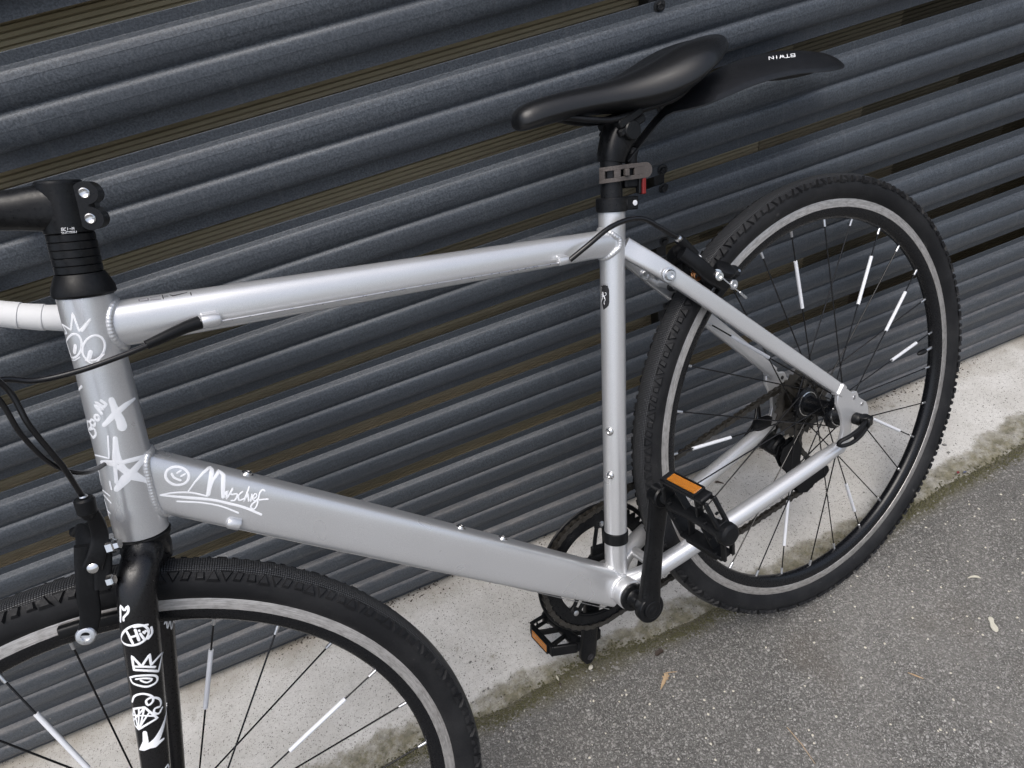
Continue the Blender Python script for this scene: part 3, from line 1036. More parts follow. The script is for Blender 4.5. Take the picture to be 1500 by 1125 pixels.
# drop handlebar
def bar(s):
    c = SE
    def q(f, up, w_): return c + HP * f * 1.0 + V_ * 0 + Vector((0, w_ * s, 0)) + HA * up
    return crom([q(0, 0, 0), q(0, 0, .10), q(0, 0, .185), q(.012, 0, .205), q(.050, -.004, .210), q(.078, -.030, .210), q(.080, -.066, .210), q(.058, -.100, .210), q(.018, -.114, .209), q(-.038, -.1235, .208), q(-.062 - (-.001 if s < 0 else 0), -.126, .208)], 8)
bl = bar(-1)[::-1] + bar(1)[1:]
hb = sbuild(MB().tube(bl, .0118, 20), 'handlebar', M['black'], bike, angle=60)
for s in (-1, 1):
    pb = bar(s)[14:-1]
    # overlapping wraps of tape: a shallow sawtooth along the tube
    pts = []; rr = []
    for i in range(len(pb) - 1):
        for k in range(8):
            pts.append(pb[i].lerp(pb[i + 1], k / 8))
    L = 0
    for i, p in enumerate(pts):
        if i: L += (p - pts[i - 1]).length
        rr.append(.0142 + .0009 * ((L / .0235) % 1.0))
    sbuild(MB().tube(pts, rr, 24), 'bar_tape', M['tape'], hb, angle=35)
    e = pb[-1]; ed = (pb[-1] - pb[-2]).normalized()
    sbuild(MB().lathe(e, ed, [(0, .0150), (.003, .0152), (.008, .0140), (.011, .008)], 24), 'bar_plug', M['plastic'], hb)
    # brake lever hood and blade
    q = SE + HP * .092 + HA * .008 + Vector((0, .210 * s, 0))
    h_ = MB().sweep(crom([SE + HP * .060 + HA * -.004 + W_ * .210 * s, q, q + HP * .030 + HA * .012], 5), [superell(.0155, .0175, 2.6, 24)] * 11)
    lv = sbuild(h_, 'brake_lever', M['plastic'], hb, angle=40)
    bd = crom([q + HP * .030 + HA * .002, q + HP * .040 - HA * .030, q + HP * .030 - HA * .070, q + HP * .012 - HA * .105], 6)
    sbuild(MB().sweep(bd, [superell(.0070, .0035, 2.4, 16)] * len(bd)), 'lever_blade', M['black'], lv)

# ---- fork: unicrown, legs bulge out from the crown, slight rake
fk = MB()
fk.lathe(H0 - HA * .034, HA, [(0, .0170), (.004, .0215), (.018, .0225), (.0272, .0215)], 40, ref=(0, 1, 0))
AX = B(-1.0306, 0)
def leg(s):
    q0 = H0 - HA * .050 + HP * .0075 + W_ * s * .0460; q1 = AX + HA * .020 + W_ * s * .0505 - HP * .002
    return crom([H0 - HA * .0150 + W_ * s * .006, H0 - HA * .0155 + W_ * s * .022, H0 - HA * .0240 + HP * .003 + W_ * s * .0385, q0] + [q0.lerp(q1, k / 5) for k in range(1, 6)], 6)
for s in (-1, 1):
    P = leg(s); n_ = len(P)
    secs = []
    for i in range(n_):
        t = i / (n_ - 1)
        a = lerp(.0150, .0105, max(0, t - .25) / .75); b = lerp(.0172, .0095, max(0, t - .35) / .65)
        secs.append(superell(b, a, 2.15, 30))
    fk.sweep(P, secs, ref=HP)
    fk.prism([(-.011, .028), (.009, .030), (.012, .0), (.010, -.012), (.0045, -.013), (.004, 0), (-.004, 0), (-.0045, -.013), (-.010, -.012), (-.013, .0)], AX + W_ * s * .0505, U, V_, .0055)
fork = sbuild(fk, 'fork', M['gloss'], bike, angle=45)

# ---- wheels
def make_wheel(front):
    c = AX if front else B(0, 0)
    loc0 = Vector((0, 0, 0))
    T = 128
    rim = MB()
    rim.lathe(c, W_, [(-.0102, .3040), (-.0098, .2990), (-.0080, .2930), (-.0045, .2893), (0, .2884), (.0045, .2893), (.0080, .2930), (.0098, .2990), (.0102, .3040), (.0100, .3150), (-.0100, .3150)], T, ref=(1, 0, 0), cap=False, closed=True)
    fx = steer if front else (lambda p: p)
    rim.xf(fx)
    cc = fx(c)
    # wheel origin at its centre, axes turned with the steering so that the materials follow the wheel
    rotm = (STEER.to_3x3() if front else Matrix.Identity(3))
    def fin(mb, name, mat, parent, angle=40, pre=False):
        inv = rotm.inverted()
        if not pre:
            mb.xf(fx)
        mb.v = [tuple(inv @ (Vector(x) - cc)) for x in mb.v]
        ob = mb.build(name, mat, parent, angle=angle)
        return ob
    wheel = fin(rim, 'wheel', M['rimblack'], bike, 50, pre=True)
    wheel.location = cc
    wheel.rotation_euler = rotm.to_euler()
    tag(wheel, 'front wheel with black rim and no gears' if front else 'rear wheel with cassette and derailleur on its far side')
    for s in (-1, 1):
        fin(MB().lathe(c, W_ * s, [(.0098, .3043), (.0106, .3050), (.0107, .3155), (.0104, .3166), (.0085, .3168), (.0085, .3040)], T, ref=(1, 0, 0), cap=False, closed=True), 'brake_track', M['track'], wheel, 30)
    # tyre with uv for the fine file tread, knobs on the shoulders
    prof = [(-.0088, .3150), (-.0108, .3172), (-.0142, .3205), (-.0172, .3262), (-.0184, .3325), (-.0176, .3385), (-.0156, .3440), (-.0128, .3480), (-.0090, .3506), (-.0045, .3519)]
    prof = prof + [(0, .3522)] + [(-a, b) for a, b in reversed(prof)]
    ty = MB()
    NT = 256
    ty.lathe((0, 0, 0), W_, prof, NT, ref=(1, 0, 0), cap=False)
    sgn = [0]
    dist = [0]
    for i in range(1, len(prof)):
        dist.append(dist[-1] + math.hypot(prof[i][0] - prof[i - 1][0], prof[i][1] - prof[i - 1][1]))
    mid = dist[len(prof) // 2]
    n0 = len(ty.v)
    NK = 180
    for s in (-1, 1):
        for i in range(NK):
            th = 2 * math.pi * (i + (.5 if s > 0 else 0)) / NK
            kind = i % 4
            er = Vector((math.cos(th), 0, math.sin(th))); et = Vector((-math.sin(th), 0, math.cos(th)))
            nv = (er * .64 + W_ * s * .77).normalized(); cv = (er * .77 - W_ * s * .64).normalized()
            cen = er * .3447 + W_ * s * .0158
            k_ = .0052
            if kind == 0: poly = [(-k_, -k_), (k_, -k_), (0, k_)]
            elif kind == 1: poly = [(-.0035, -.0038), (.0035, -.0038), (.0032, .0030), (-.0032, .0030)]
            elif kind == 2: poly = [(-.0010, -.0044), (.0046, -.0040), (.0022, .0044), (-.0040, .0034)]
            else: poly = [(-k_, k_ * .8), (0, -k_), (k_, k_ * .8)]
            kk = len(poly)
            base = [cen + et * x * 1.25 + cv * y * 1.2 - nv * .0012 for x, y in poly]
            top = [cen + et * x * .80 + cv * y * .78 + nv * (.0024 if kind != 1 else .0021) for x, y in poly]
            f = [tuple(range(kk, 2 * kk))] + [(a, (a + 1) % kk, kk + (a + 1) % kk, kk + a) for a in range(kk)]
            ty.add(base + top, f)
    me = bpy.data.meshes.new('tyre')
    me.from_pydata(ty.v, [], ty.f)
    uvl = me.uv_layers.new(name='UVMap')
    circ_ = 2 * math.pi * .352
    npro = len(prof)
    for poly in me.polygons:
        for li in poly.loop_indices:
            vi = me.loops[li].vertex_index
            if vi < n0:
                j = vi % NT; i = vi // NT
                u_ = j / NT * circ_
                # keep the seam quad continuous
                if j == 0 and any(me.loops[l2].vertex_index % NT == NT - 1 for l2 in poly.loop_indices):
                    u_ = circ_
                uvl.data[li].uv = (u_, dist[i] - mid)
            else:
                uvl.data[li].uv = (0, .05)
    bm = bmesh.new(); bm.from_mesh(me); bmesh.ops.recalc_face_normals(bm, faces=bm.faces); bm.to_mesh(me); bm.free()
    me.materials.append(M['tyre'])
    me.polygons.foreach_set('use_smooth', [True] * len(me.polygons))
    me.set_sharp_from_angle(angle=R(33))
    tyre = bpy.data.objects.new('tyre', me); COL.objects.link(tyre); tyre.parent = wheel
    # hub
    hb_ = MB()
    if front:
        hb_.lathe((0, 0, 0), W_, [(-.048, .006), (-.046, .010), (-.038, .013), (-.036, .019), (-.032, .019), (-.030, .0105), (.030, .0105), (.032, .019), (.036, .019), (.038, .013), (.046, .010), (.048, .006)], 36)
        fl = (-.034, .034); hr = .0172
    else:
        hb_.lathe((0, 0, 0), W_, [(-.058, .007), (-.056, .0115), (-.050, .0135), (-.043, .0175), (-.0400, .0215), (-.0385, .0255), (-.0355, .0255), (-.0340, .0200), (-.026, .0140), (.006, .0125), (.012, .0140), (.0150, .0200), (.0168, .0258), (.0198, .0258), (.0212, .0200), (.030, .0180), (.034, .012), (.058, .007)], 40)
        fl = (-.037, .0183); hr = .0225
    inv = lambda mb_: mb_
    hub = hb_.build('hub', M['rimblack'], wheel, angle=35)
    if not front:
        for pr_ in ((-.0425, -1, .0194, .0030), (.0132, 1, .0200, .0022), (-.0330, 1, .0197, .0018)):
            MB().lathe((0, pr_[0], 0), W_ * pr_[1], [(0, pr_[2] - .0012), (.0005, pr_[2]), (pr_[3] - .0006, pr_[2]), (pr_[3], pr_[2] - .0012)], 40, cap=False).build('hub_ring', M['chrome'], hub)
    # spokes
    base = R(80.5 if front else 87.5); st = 2 * math.pi / 28
    refl = (1, -2, -5, -8, 4, 8, 12) if front else (0, -3, -5, -7, 3, 6, -10, 12, -13)
    refl = [k % 28 for k in refl]
    nm = MB().lathe((0, 0, 0), (1, 0, 0), [(0, .0036), (.0010, .0036), (.0014, .0021), (.0120, .0019), (.0124, .0012)], 12)
    nip0 = None; rf0 = None
    for k in range(28):
        th = base + st * k
        near = (k % 2 == 1)
        if near: sg = 1 if k % 4 == 1 else -1
        else: sg = -1 if k % 4 == 0 else 1
        if front: sg = -sg
        h = th + sg * R(70)
        A = Vector((.290 * math.cos(th), (-.0012 if near else .0012), .290 * math.sin(th)))
        Hh = Vector((hr * math.cos(h), fl[0 if near else 1] + (.0014 if (k // 2) % 2 else -.0014), hr * math.sin(h)))
        sp_ = MB().tube([A, Hh], .00105, 6).build('spoke', M['cable'], wheel, angle=60)
        d = (Hh - A).normalized()
        qt = Vector((1, 0, 0)).rotation_difference(d)
        if nip0 is None:
            nip0 = nm.build('nipple', M['alloy'], wheel, angle=30); o_ = nip0
        else:
            o_ = dup(nip0, wheel)
        o_.location = A - d * .0006; o_.rotation_euler = qt.to_euler()
        if k in refl:
            L_ = .0775
            cen = A.lerp(Hh, ((.290 - .207) + random.uniform(-.006, .006)) / .275)
            if rf0 is None:
                rf0 = MB().lathe((-L_ / 2, 0, 0), (1, 0, 0), [(0, .0012), (0, .0026), (L_, .0026), (L_, .0012)], 14).build('spoke_reflector', M['white'], wheel, angle=30); o_ = rf0
            else:
                o_ = dup(rf0, wheel)
            o_.location = cen; o_.rotation_euler = qt.to_euler()
    # valve
    va = R(-150 if front else -8.4)
    dv = Vector((math.cos(va), 0, math.sin(va)))
    MB().cyl(dv * .2895, dv * .272, .0030, 14).build('valve_stem', M['alloy'], wheel)
    MB().lathe(dv * .2735, -dv, [(0, .0036), (.002, .0044), (.012, .0044), (.018, .0030), (.0205, .0012)], 14).build('valve_cap', M['plastic'], wheel)
    return wheel, hub
rw, rhub = make_wheel(False)
fw, fhub = make_wheel(True)

# quick release lever on the near side, nut on the far side
ql = MB()
ql.lathe(B(0, 0, -.0698), -W_, [(0, .0082), (.001, .0092), (.0085, .0092), (.0100, .0078), (.0125, .0068)], 28)
ql.cyl(B(.002, .0075, -.0850), B(.002, -.0085, -.0850), .0070, 20)
qlev = ql.build('quick_release', M['plastic'], bike, angle=35)
l2 = MB()
pv = B(.0055, -.003, -.0868)
l2.box(pv, (.0085, .0062, .0075), ((.9, .3, -.3), (0, 1, 0), (.3, 0, .9)), .002)
for s in (-1, 1):
    P = crom([pv + Vector((-.002, -.002, s * .0050)), B(-.018, -.007 + s * .0060, -.0915), B(-.038, -.009 + s * .0062, -.0900), B(-.052, -.009 + s * .0045, -.0855), B(-.0570, -.009, -.0835)], 6)
    l2.sweep(P, [superell(.0030, .0026, 2.6, 14)] * len(P))
P = crom([pv, B(-.012, -.007, -.0905), B(-.030, -.009, -.0905)], 6)
l2.sweep(P, [superell(.0022, .0058, 2.6, 14)] * len(P))
l2.build('lever', M['plastic'], qlev, angle=40)
MB().lathe(B(0, 0, .0700), W_, [(0, .010), (.001, .011), (.009, .010), (.011, .007)], 24).build('axle_nut', M['plastic'], bike)
MB().cyl(B(0, 0, -.071), B(0, 0, .072), .0045, 16).build('axle', M['bolt'], bike)

# ---- cranks, chainring, pedals
CC = B(-.4215, -.0585)
cd = Vector((.0575, 0, .157)).normalized()
cu = MB()
cu.lathe(B(-.425, -.0565, -.0345), -W_, [(0, .0188), (.002, .0200), (.0060, .0200), (.0070, .0185), (.0072, .0135), (.0110, .0110), (.0230, .0110)], 40)
bbc = cu.build('bottom_bracket', M['black'], bike, angle=35)
def crank(d, s, wi, wo):
    m_ = MB()
    a = CC + W_ * wi; b = CC + d * .1668 + W_ * wo
    P = []; secs = []
    for i in range(21):
        t = -.075 + 1.15 * i / 20
        tt = min(1, max(0, t))
        base_ = a.lerp(b, t) + d.cross(W_) * (-.0022 * math.sin(math.pi * tt)) + W_ * s * (-.0030 * math.sin(math.pi * tt))
        # rounded ends
        endf = 1.0
        if t < 0: endf = math.sqrt(max(.02, 1 - (t / .085) ** 2))
        if t > 1: endf = math.sqrt(max(.02, 1 - ((t - 1) / .085) ** 2))
        hw_ = lerp(.0165, .0118, min(1, tt * 1.7)) if tt < .67 else lerp(.0125, .0145, (tt - .67) / .33)
        P.append(base_); secs.append(superell(.0078 if tt > .15 else .0092, hw_ * endf, 3.2, 24))
    m_.sweep(P, secs, ref=(0, 1, 0))
    return m_
cm_ = crank(cd, -1, -.0655, -.0790)
cm_.lathe(CC - W_ * .046, -W_, [(0, .0120), (.006, .0135), (.016, .0200), (.0255, .0205), (.0275, .0190)], 36)
cm_.lathe(CC + cd * .1668 - W_ * .0700, -W_, [(0, .0120), (.002, .0142), (.0160, .0142), (.0180, .0125)], 32)
crn = cm_.build('crank', M['black'], bike, angle=40)
MB().lathe(CC - W_ * .0738, -W_, [(0, .0128), (.0016, .0128), (.0022, .0118), (.0018, .0060), (.0024, .0050)], 28).build('axle_cap', M['plastic'], crn)
crf = crank(-cd, 1, .0600, .0770).build('crank', M['black'], bike, angle=40)
MB().lathe(CC - cd * .1668 + W_ * .0690, -W_, [(0, .0060), (.0012, .0060), (.0013, .0035), (.0004, .0030)], 6).build('spindle_socket', M['ink'], crf)
# chainring: guard, toothed ring, spider
WR = .0455
cg = MB()
NR = 96
cg.lathe(CC + W_ * (WR + .0055), W_, [(-.0012, .0965), (.0012, .0965), (.0016, .1025), (0, .1035), (-.0016, .1025)], NR, cap=False, closed=True)
ring = MB()
outer = []; inner = []
NT_ = 46
rp = 46 * .0127 / (2 * math.pi)
for i in range(NT_ * 4):
    a = 2 * math.pi * i / (NT_ * 4)
    r_ = (rp + .0042, rp + .0008, rp - .0038, rp + .0008)[i % 4]
    outer.append((r_ * math.cos(a), r_ * math.sin(a))); inner.append((.0755 * math.cos(a), .0755 * math.sin(a)))
ring.ringplate(outer, inner, CC + W_ * WR, U, V_, .0024)
ring.ringplate([(x * .0785 / math.hypot(x, y), y * .0785 / math.hypot(x, y)) for x, y in outer], [(x * .96, y * .96) for x, y in inner], CC + W_ * (WR + .002), U, V_, .004)
cring = ring.build('chainring', M['black'], bike, angle=35)
cg.build('chain_guard', M['plastic'], cring, angle=40)
spd = MB()
for k in range(5):
    a = math.atan2(-cd.z, -cd.x) + 2 * math.pi * k / 5 + R(36)
    e = Vector((math.cos(a), 0, math.sin(a))); f_ = Vector((-math.sin(a), 0, math.cos(a)))
    for s in (-1, 1):
        spd.sweep([CC + W_ * (WR + .004) + e * .016 + f_ * s * .0105, CC + W_ * (WR + .003) + e * .050 + f_ * s * .0078, CC + W_ * (WR + .002) + e * .0735 + f_ * s * .0052], [superell(.0022, .0030, 3, 12)] * 3)
    spd.box(CC + W_ * (WR + .002) + e * .0735, (.0075, .0026, .0095), (e, W_, f_), .001)
    spd.box(CC + W_ * (WR + .004) + e * .026, (.011, .0030, .0135), (e, W_, f_), .001)
spd.lathe(CC + W_ * (WR - .004), W_, [(0, .020), (.002, .0265), (.010, .0265), (.014, .020)], 32)
spd.build('spider', M['black'], cring, angle=35)
cb0 = MB().lathe((0, 0, 0), -W_, [(0, .0042), (.0012, .0042), (.0018, .0030)], 16)
o0 = None
for k in range(5):
    a = math.atan2(-cd.z, -cd.x) + 2 * math.pi * k / 5 + R(36)
    p_ = CC + W_ * (WR - .0014) + Vector((math.cos(a), 0, math.sin(a))) * .0735
    if o0 is None:
        o0 = cb0.build('ring_bolt', M['alloy'], cring); o_ = o0
    else: o_ = dup(o0, cring)
    o_.location = p_

def pedal(root, s, pdir, label=None):
    """platform pedal: root at the crank face, s = side along w, pdir = in-plane direction of the platform"""
    p = Vector(pdir).normalized(); w_ = W_ * s; t = w_.cross(p).normalized()
    c = root + w_ * .058
    m_ = MB()
    ax = (p, w_, t)
    T_ = .0092
    def at(a, b, h=0): return c + p * a + w_ * b + t * h
    # outer frame rails
    m_.box(at(.0436, 0), (.0036, .036, T_), ax, .0018)
    m_.box(at(-.0436, 0), (.0036, .036, T_), ax, .0018)
    # chamfered corners and end bars
    for sa in (-1, 1):
        [m_.box(at(sa * .0255, .0435, hh * T_ * .72), (.0190, .0032, T_ * .24), (p * 1 + w_ * (-.28 * sa), w_ + p * (.28 * sa), t), .0010) for hh in (-1, 1)]
        m_.box(at(sa * .0130, .0470, 0), (.0022, .0030, T_ * .9), ax, .0006)
        m_.box(at(sa * .0245, -.0385, 0), (.0205, .0034, T_ * .95), (p * 1 + w_ * (.30 * sa), w_ - p * (.30 * sa), t), .0015)
        m_.box(at(sa * .0215, .014, 0), (.0215, .0022, T_ * .55), (p + w_ * (.25 * sa), w_ - p * (.25 * sa), t), .001)
        m_.box(at(sa * .0250, -.016, 0), (.0200, .0020, T_ * .50), (p - w_ * (.35 * sa), w_ + p * (.35 * sa), t), .001)
    # barrel
    m_.lathe(at(0, -.042), w_, [(0, .0100), (.004, .0110), (.030, .0085), (.062, .0088), (.086, .0110), (.092, .0118), (.094, .0085)], 28)
    m_.lathe(at(0, .046), w_, [(0, .0130), (.003, .0138), (.010, .0130), (.0125, .0095)], 24)
    for a in (-.036, -.012, .012, .036):
        for b in (-.030, .030):
            for h in (-1, 1):
                m_.cyl(at(a, b, h * T_ * .8), at(a, b, h * (T_ + .0022)), .0017, 8)
    pd = m_.build('pedal', M['plastic'], bike, angle=40, bevel=.0006)
    if label: tag(pd, label)
    MB().cyl(root, root + w_ * .022, .0068, 20).build('spindle', M['bolt'], pd)
    for sa in (-1, 1):
        MB().box(at(sa * .0487, 0), (.0018, .0235, .0062), ax, .0008).build('reflector', M['orange'], pd)
        e_ = MB()
        e_.box(at(sa * .0482, 0, .0078), (.0022, .0255, .0010), ax, .0004).box(at(sa * .0482, 0, -.0078), (.0022, .0255, .0010), ax, .0004)
        e_.box(at(sa * .0482, .0250, 0), (.0022, .0012, .0080), ax, .0004).box(at(sa * .0482, -.0250, 0), (.0022, .0012, .0080), ax, .0004)
        e_.build('reflector_frame', M['plastic'], pd)
    return pd
pedal(CC + cd * .1668 - W_ * .0860, -1, (-.06, 0, 1), 'near pedal with its amber reflector turned up')
pedal(CC - cd * .1668 + W_ * .0850, 1, (-.94, 0, .34), 'far pedal beyond the chainring, amber reflector facing forward')

# ---- cassette, derailleur, chain
WC = .0385
cas = MB()
for i, nt_ in enumerate((28, 24, 21, 18, 16, 14, 12)):
    r0 = nt_ * .0127 / (2 * math.pi)
    outer = []; inner = []
    for k in range(nt_ * 4):
        a = 2 * math.pi * k / (nt_ * 4)
        r_ = (r0 + .0036, r0 + .0004, r0 - .0034, r0 + .0004)[k % 4]
        outer.append((r_ * math.cos(a), r_ * math.sin(a)))
        ri = r0 - .010 if i < 5 else .014
        ri = ri + (.003 * math.sin(a * 6) if i < 4 else 0)
        inner.append((ri * math.cos(a), ri * math.sin(a)))
    cas.ringplate(outer, inner, B(0, 0, .0265 + i * .0044), U, V_, .0018)
cas.lathe(B(0, 0, .024), W_, [(0, .0175), (.034, .0175)], 30)
for k in range(6):
    a = 2 * math.pi * k / 6
    cas.box(B(math.cos(a) * .030, math.sin(a) * .030, .0275), (.018, .0012, .0035), ((math.cos(a), 0, math.sin(a)), (0, 1, 0), (-math.sin(a), 0, math.cos(a))), .0005)
casete = cas.build('cassette', M['chain'], bike, angle=30)
DW = .0500
PU = B(-.026, -.088, DW - .006); PL = B(.004, -.156, DW - .006)
dr = MB()
dr.box(B(-.010, -.040, .068), (.010, .004, .020), ((.94, 0, .3), (0, 1, 0), (-.3, 0, .94)), .002)
dr.sweep(crom([B(-.008, -.034, .072), B(-.030, -.048, .075), B(-.048, -.062, .070), B(-.040, -.080, .060)], 5), [superell(.010, .0135, 3, 20)] * 16)
dr.sweep(crom([B(-.055, -.014, .060), B(-.058, -.036, .064), B(-.050, -.060, .066)], 5), [superell(.008, .018, 3, 20)] * 11)
dr.box(B(-.035, -.078, .060), (.016, .008, .016), ((.9, 0, .4), (0, 1, 0), (-.4, 0, .9)), .003)
derl = dr.build('derailleur', M['plastic'], bike, angle=40)
cage = [(-.045, -.070), (-.012, -.066), (-.004, -.090), (-.014, -.112), (-.010, -.130), (.012, -.140), (.034, -.150), (.046, -.162), (.046, -.172), (.036, -.178), (.010, -.176), (-.012, -.182), (-.030, -.172), (-.036, -.150), (-.040, -.125), (-.052, -.105), (-.056, -.085)]
for s, k_ in ((-1, .0048), (1, .0050)):
    MB().prism(cage, B(0, 0, DW - .006 + s * k_), U, V_, .0016).build('cage_plate', M['plastic'], derl, bevel=.0004)
for pc in (PU, PL):
    o_, i_ = [], []
    for k in range(44):
        a = 2 * math.pi * k / 44
        r_ = .0222 + (.0022, .0004, -.0018, .0004)[k % 4]
        o_.append((r_ * math.cos(a), r_ * math.sin(a))); i_.append((.006 * math.cos(a), .006 * math.sin(a)))
    MB().ringplate(o_, i_, pc, U, V_, .003).lathe(pc - W_ * .0066, W_, [(0, .0058), (.0132, .0058)], 16).build('jockey_wheel', M['plastic'], derl, angle=30)

# chain path in (u, v), clockwise round ring, cassette, pulleys
def arc(c, r, a0, a1, n):
    return [(c[0] + r * math.cos(lerp(a0, a1, i / n)), c[1] + r * math.sin(lerp(a0, a1, i / n))) for i in range(n + 1)]
cc_ = (-.425, -.0565); rs = 16 * .0127 / (2 * math.pi)
path = arc(cc_, rp, R(268), R(90 - 2), 26)               # round the front of the chainring
path += arc((0, 0), rs, R(88), R(-75), 12)                # over the cassette
path += arc((PU.x, PU.z - RT), .0215, R(15), R(-20), 2)   # past the upper pulley
path += arc((PL.x, PL.z - RT), .0222, R(60), R(-90), 8)
path = path[:]
pp = [Vector((u_, 0, v_)) for u_, v_ in path]
wv = []
for u_, v_ in path:
    t = min(1, max(0, (u_ + .33) / .30))
    wv.append(lerp(WR, WC + .006, t))
pp = [B(u_, v_, w_) for (u_, v_), w_ in zip(path, wv)]
pp.append(pp[0])
seg = [0]
for i in range(1, len(pp)):
    seg.append(seg[-1] + (pp[i] - pp[i - 1]).length)
tot = seg[-1]; NL = int(round(tot / .0127))
def along(s_):
    s_ = s_ % tot
    import bisect
    i = max(0, min(len(seg) - 2, bisect.bisect_right(seg, s_) - 1))
    return pp[i].lerp(pp[i + 1], (s_ - seg[i]) / max(1e-9, seg[i + 1] - seg[i]))
rl = MB()
for i in range(NL):
    p_ = along(i * tot / NL)
    rl.lathe(p_ - W_ * .0036, W_, [(0, .0020), (.0002, .0039), (.0070, .0039), (.0072, .0020)], 10)
chain = rl.build('chain', M['chain'], bike, angle=40)
def plate(L=.0127, r=.0042, n=6):
    o = []
    for i in range(n + 1):
        a = math.pi / 2 + math.pi * i / n
        o.append((-L / 2 + r * math.cos(a), r * math.sin(a)))
    o.append((0, -r * .66))
    for i in range(n + 1):
        a = -math.pi / 2 + math.pi * i / n
        o.append((L / 2 + r * math.cos(a), r * math.sin(a)))
    o.append((0, r * .66))
    return o
protos = []
for wd in (.0026, .0037):
    m_ = MB()
    for s in (-1, 1):
        m_.prism(plate(), (0, s * wd, 0), (1, 0, 0), (0, 0, 1), .0010)
    protos.append(m_)
po = [None, None]
for i in range(NL):
    a = along(i * tot / NL); b = along((i + 1) * tot / NL)
    c_ = (a + b) / 2; d = b - a
    an = math.atan2(d.z, d.x)
    k = i % 2
    if po[k] is None:
        po[k] = protos[k].build('link', M['chain'], chain, angle=40); o_ = po[k]
    else:
        o_ = dup(po[k], chain)
    o_.location = c_; o_.rotation_euler = (0, -an, 0)

# ---- rear caliper brake behind the seat stay bridge
rb = MB()
def sw(m_, pts, a, b, p=2.8, n=20, k=5, ref=(0, 1, 0)):
    P = crom(pts, k)
    if not isinstance(a, tuple): a = (a, a)
    if not isinstance(b, tuple): b = (b, b)
    N = len(P)
    m_.sweep(P, [superell(lerp(a[0], a[1], i / (N - 1)), lerp(b[0], b[1], i / (N - 1)), p, n) for i in range(N)], ref=ref)
sw(rb, [B(-.205, .352, -.030), B(-.190, .330, -.036), B(-.174, .306, -.036), B(-.152, .286, -.030)], (.0070, .0090), (.0085, .0100))
sw(rb, [B(-.190, .334, -.030), B(-.178, .338, -.010), B(-.178, .338, .014), B(-.172, .322, .030), B(-.150, .292, .031)], (.0080, .0080), (.0090, .0080))
sw(rb, [B(-.196, .322, -.020), B(-.206, .318, .000), B(-.206, .322, .020)], .0075, .0110)
rbk = rb.build('rear_brake', M['plastic'], bike, angle=45)
MB().cyl(B(-.2045, .3700, -.030), B(-.1860, .3400, -.030), .0062, 20, ch=.001).build('barrel_adjuster', M['plastic'], rbk)
MB().lathe(B(-.2060, .3722, -.030), B(-.1860, .3400, -.030) - B(-.2045, .3700, -.030), [(0, .0040), (.003, .0050), (.005, .0050)], 16).build('ferrule', M['chrome'], rbk)
MB().lathe(B(-.1845, .3375, -.0330), B(-.1694, .3048, -.0430) - B(-.1845, .3375, -.0330), [(0, .0034), (.0030, .0034), (.0040, .0022)], 16).build('cable_nipple', M['white'], rbk)
ab = MB().lathe(B(-.1690, .3050, -.0400), (-.15, -1, .10), [(0, .0085), (.0016, .0085), (.0018, .0062), (.0078, .0060), (.0086, .0050), (.0086, .0030), (.0060, .0028), (.0060, .0004)], 24)
ab.build('anchor_bolt', M['chrome'], rbk, angle=30)
sw2 = MB()
sw2.lathe(B(-.1365, .2768, -.0290), (.05, -1, .1), [(0, .0068), (.0030, .0068), (.0040, .0056), (.0040, .0032), (.0022, .0030), (.0022, .0004)], 22)
sw2.build('pad_bolt', M['alloy'], rbk, angle=30)
MB().lathe(B(-.1500, .2965, -.028), (.35, -.55, .75), [(0, .0145), (.004, .0150), (.005, .0135), (.008, .0135), (.0085, .0148), (.0120, .0140), (.0140, .0100)], 28).build('arm_pivot', M['plastic'], rbk, angle=35)
MB().lathe(B(-.1290, .2890, -.024), (.25, -.75, .5), [(0, .0090), (.006, .0090), (.008, .0075)], 24).build('pad_cap', M['plastic'], rbk)
MB().lathe(B(-.1245, .2905, -.032), (.25, -.75, .5), [(0, .0022), (.0016, .0022)], 12).build('grub_screw', M['chrome'], rbk)
pad = MB()
for s in (-1, 1):
    pts_ = []
    for i in range(7):
        a = R(112 + i * 2.0 - 0)
        pts_.append(B(.3085 * math.cos(a) * 1.0, .3085 * math.sin(a), s * .0165))
    pad.sweep(pts_, [superell(.0050, .0058, 4, 16)] * 7)
pad.build('brake_pad', M['rubber'] if False else M['plastic'], rbk)
# copper return spring
hp_ = []
c0 = B(-.1850, .3120, -.024)
for i in range(60):
    a = 2 * math.pi * i / 18
    hp_.append(c0 + Vector((math.cos(a) * .0078, (i / 60 - .5) * .0100, math.sin(a) * .0062)))
hp_ += [c0 + Vector((.012, .006, -.006)), c0 + Vector((.023, .004, -.015))]
MB().tube(hp_, .0011, 8).build('return_spring', M['spring'], rbk, angle=60)
# inner cable running on past the anchor bolt
MB().tube([B(-.1845, .3375, -.0330), B(-.1700, .3090, -.0440), B(-.1450, .2710, -.0500)], .0009, 6).build('inner_cable', M['alloy'], rbk)
MB().cyl(B(-.1465, .2733, -.0498), B(-.1385, .2610, -.0510), .0017, 10).build('cable_end', M['alloy'], rbk)
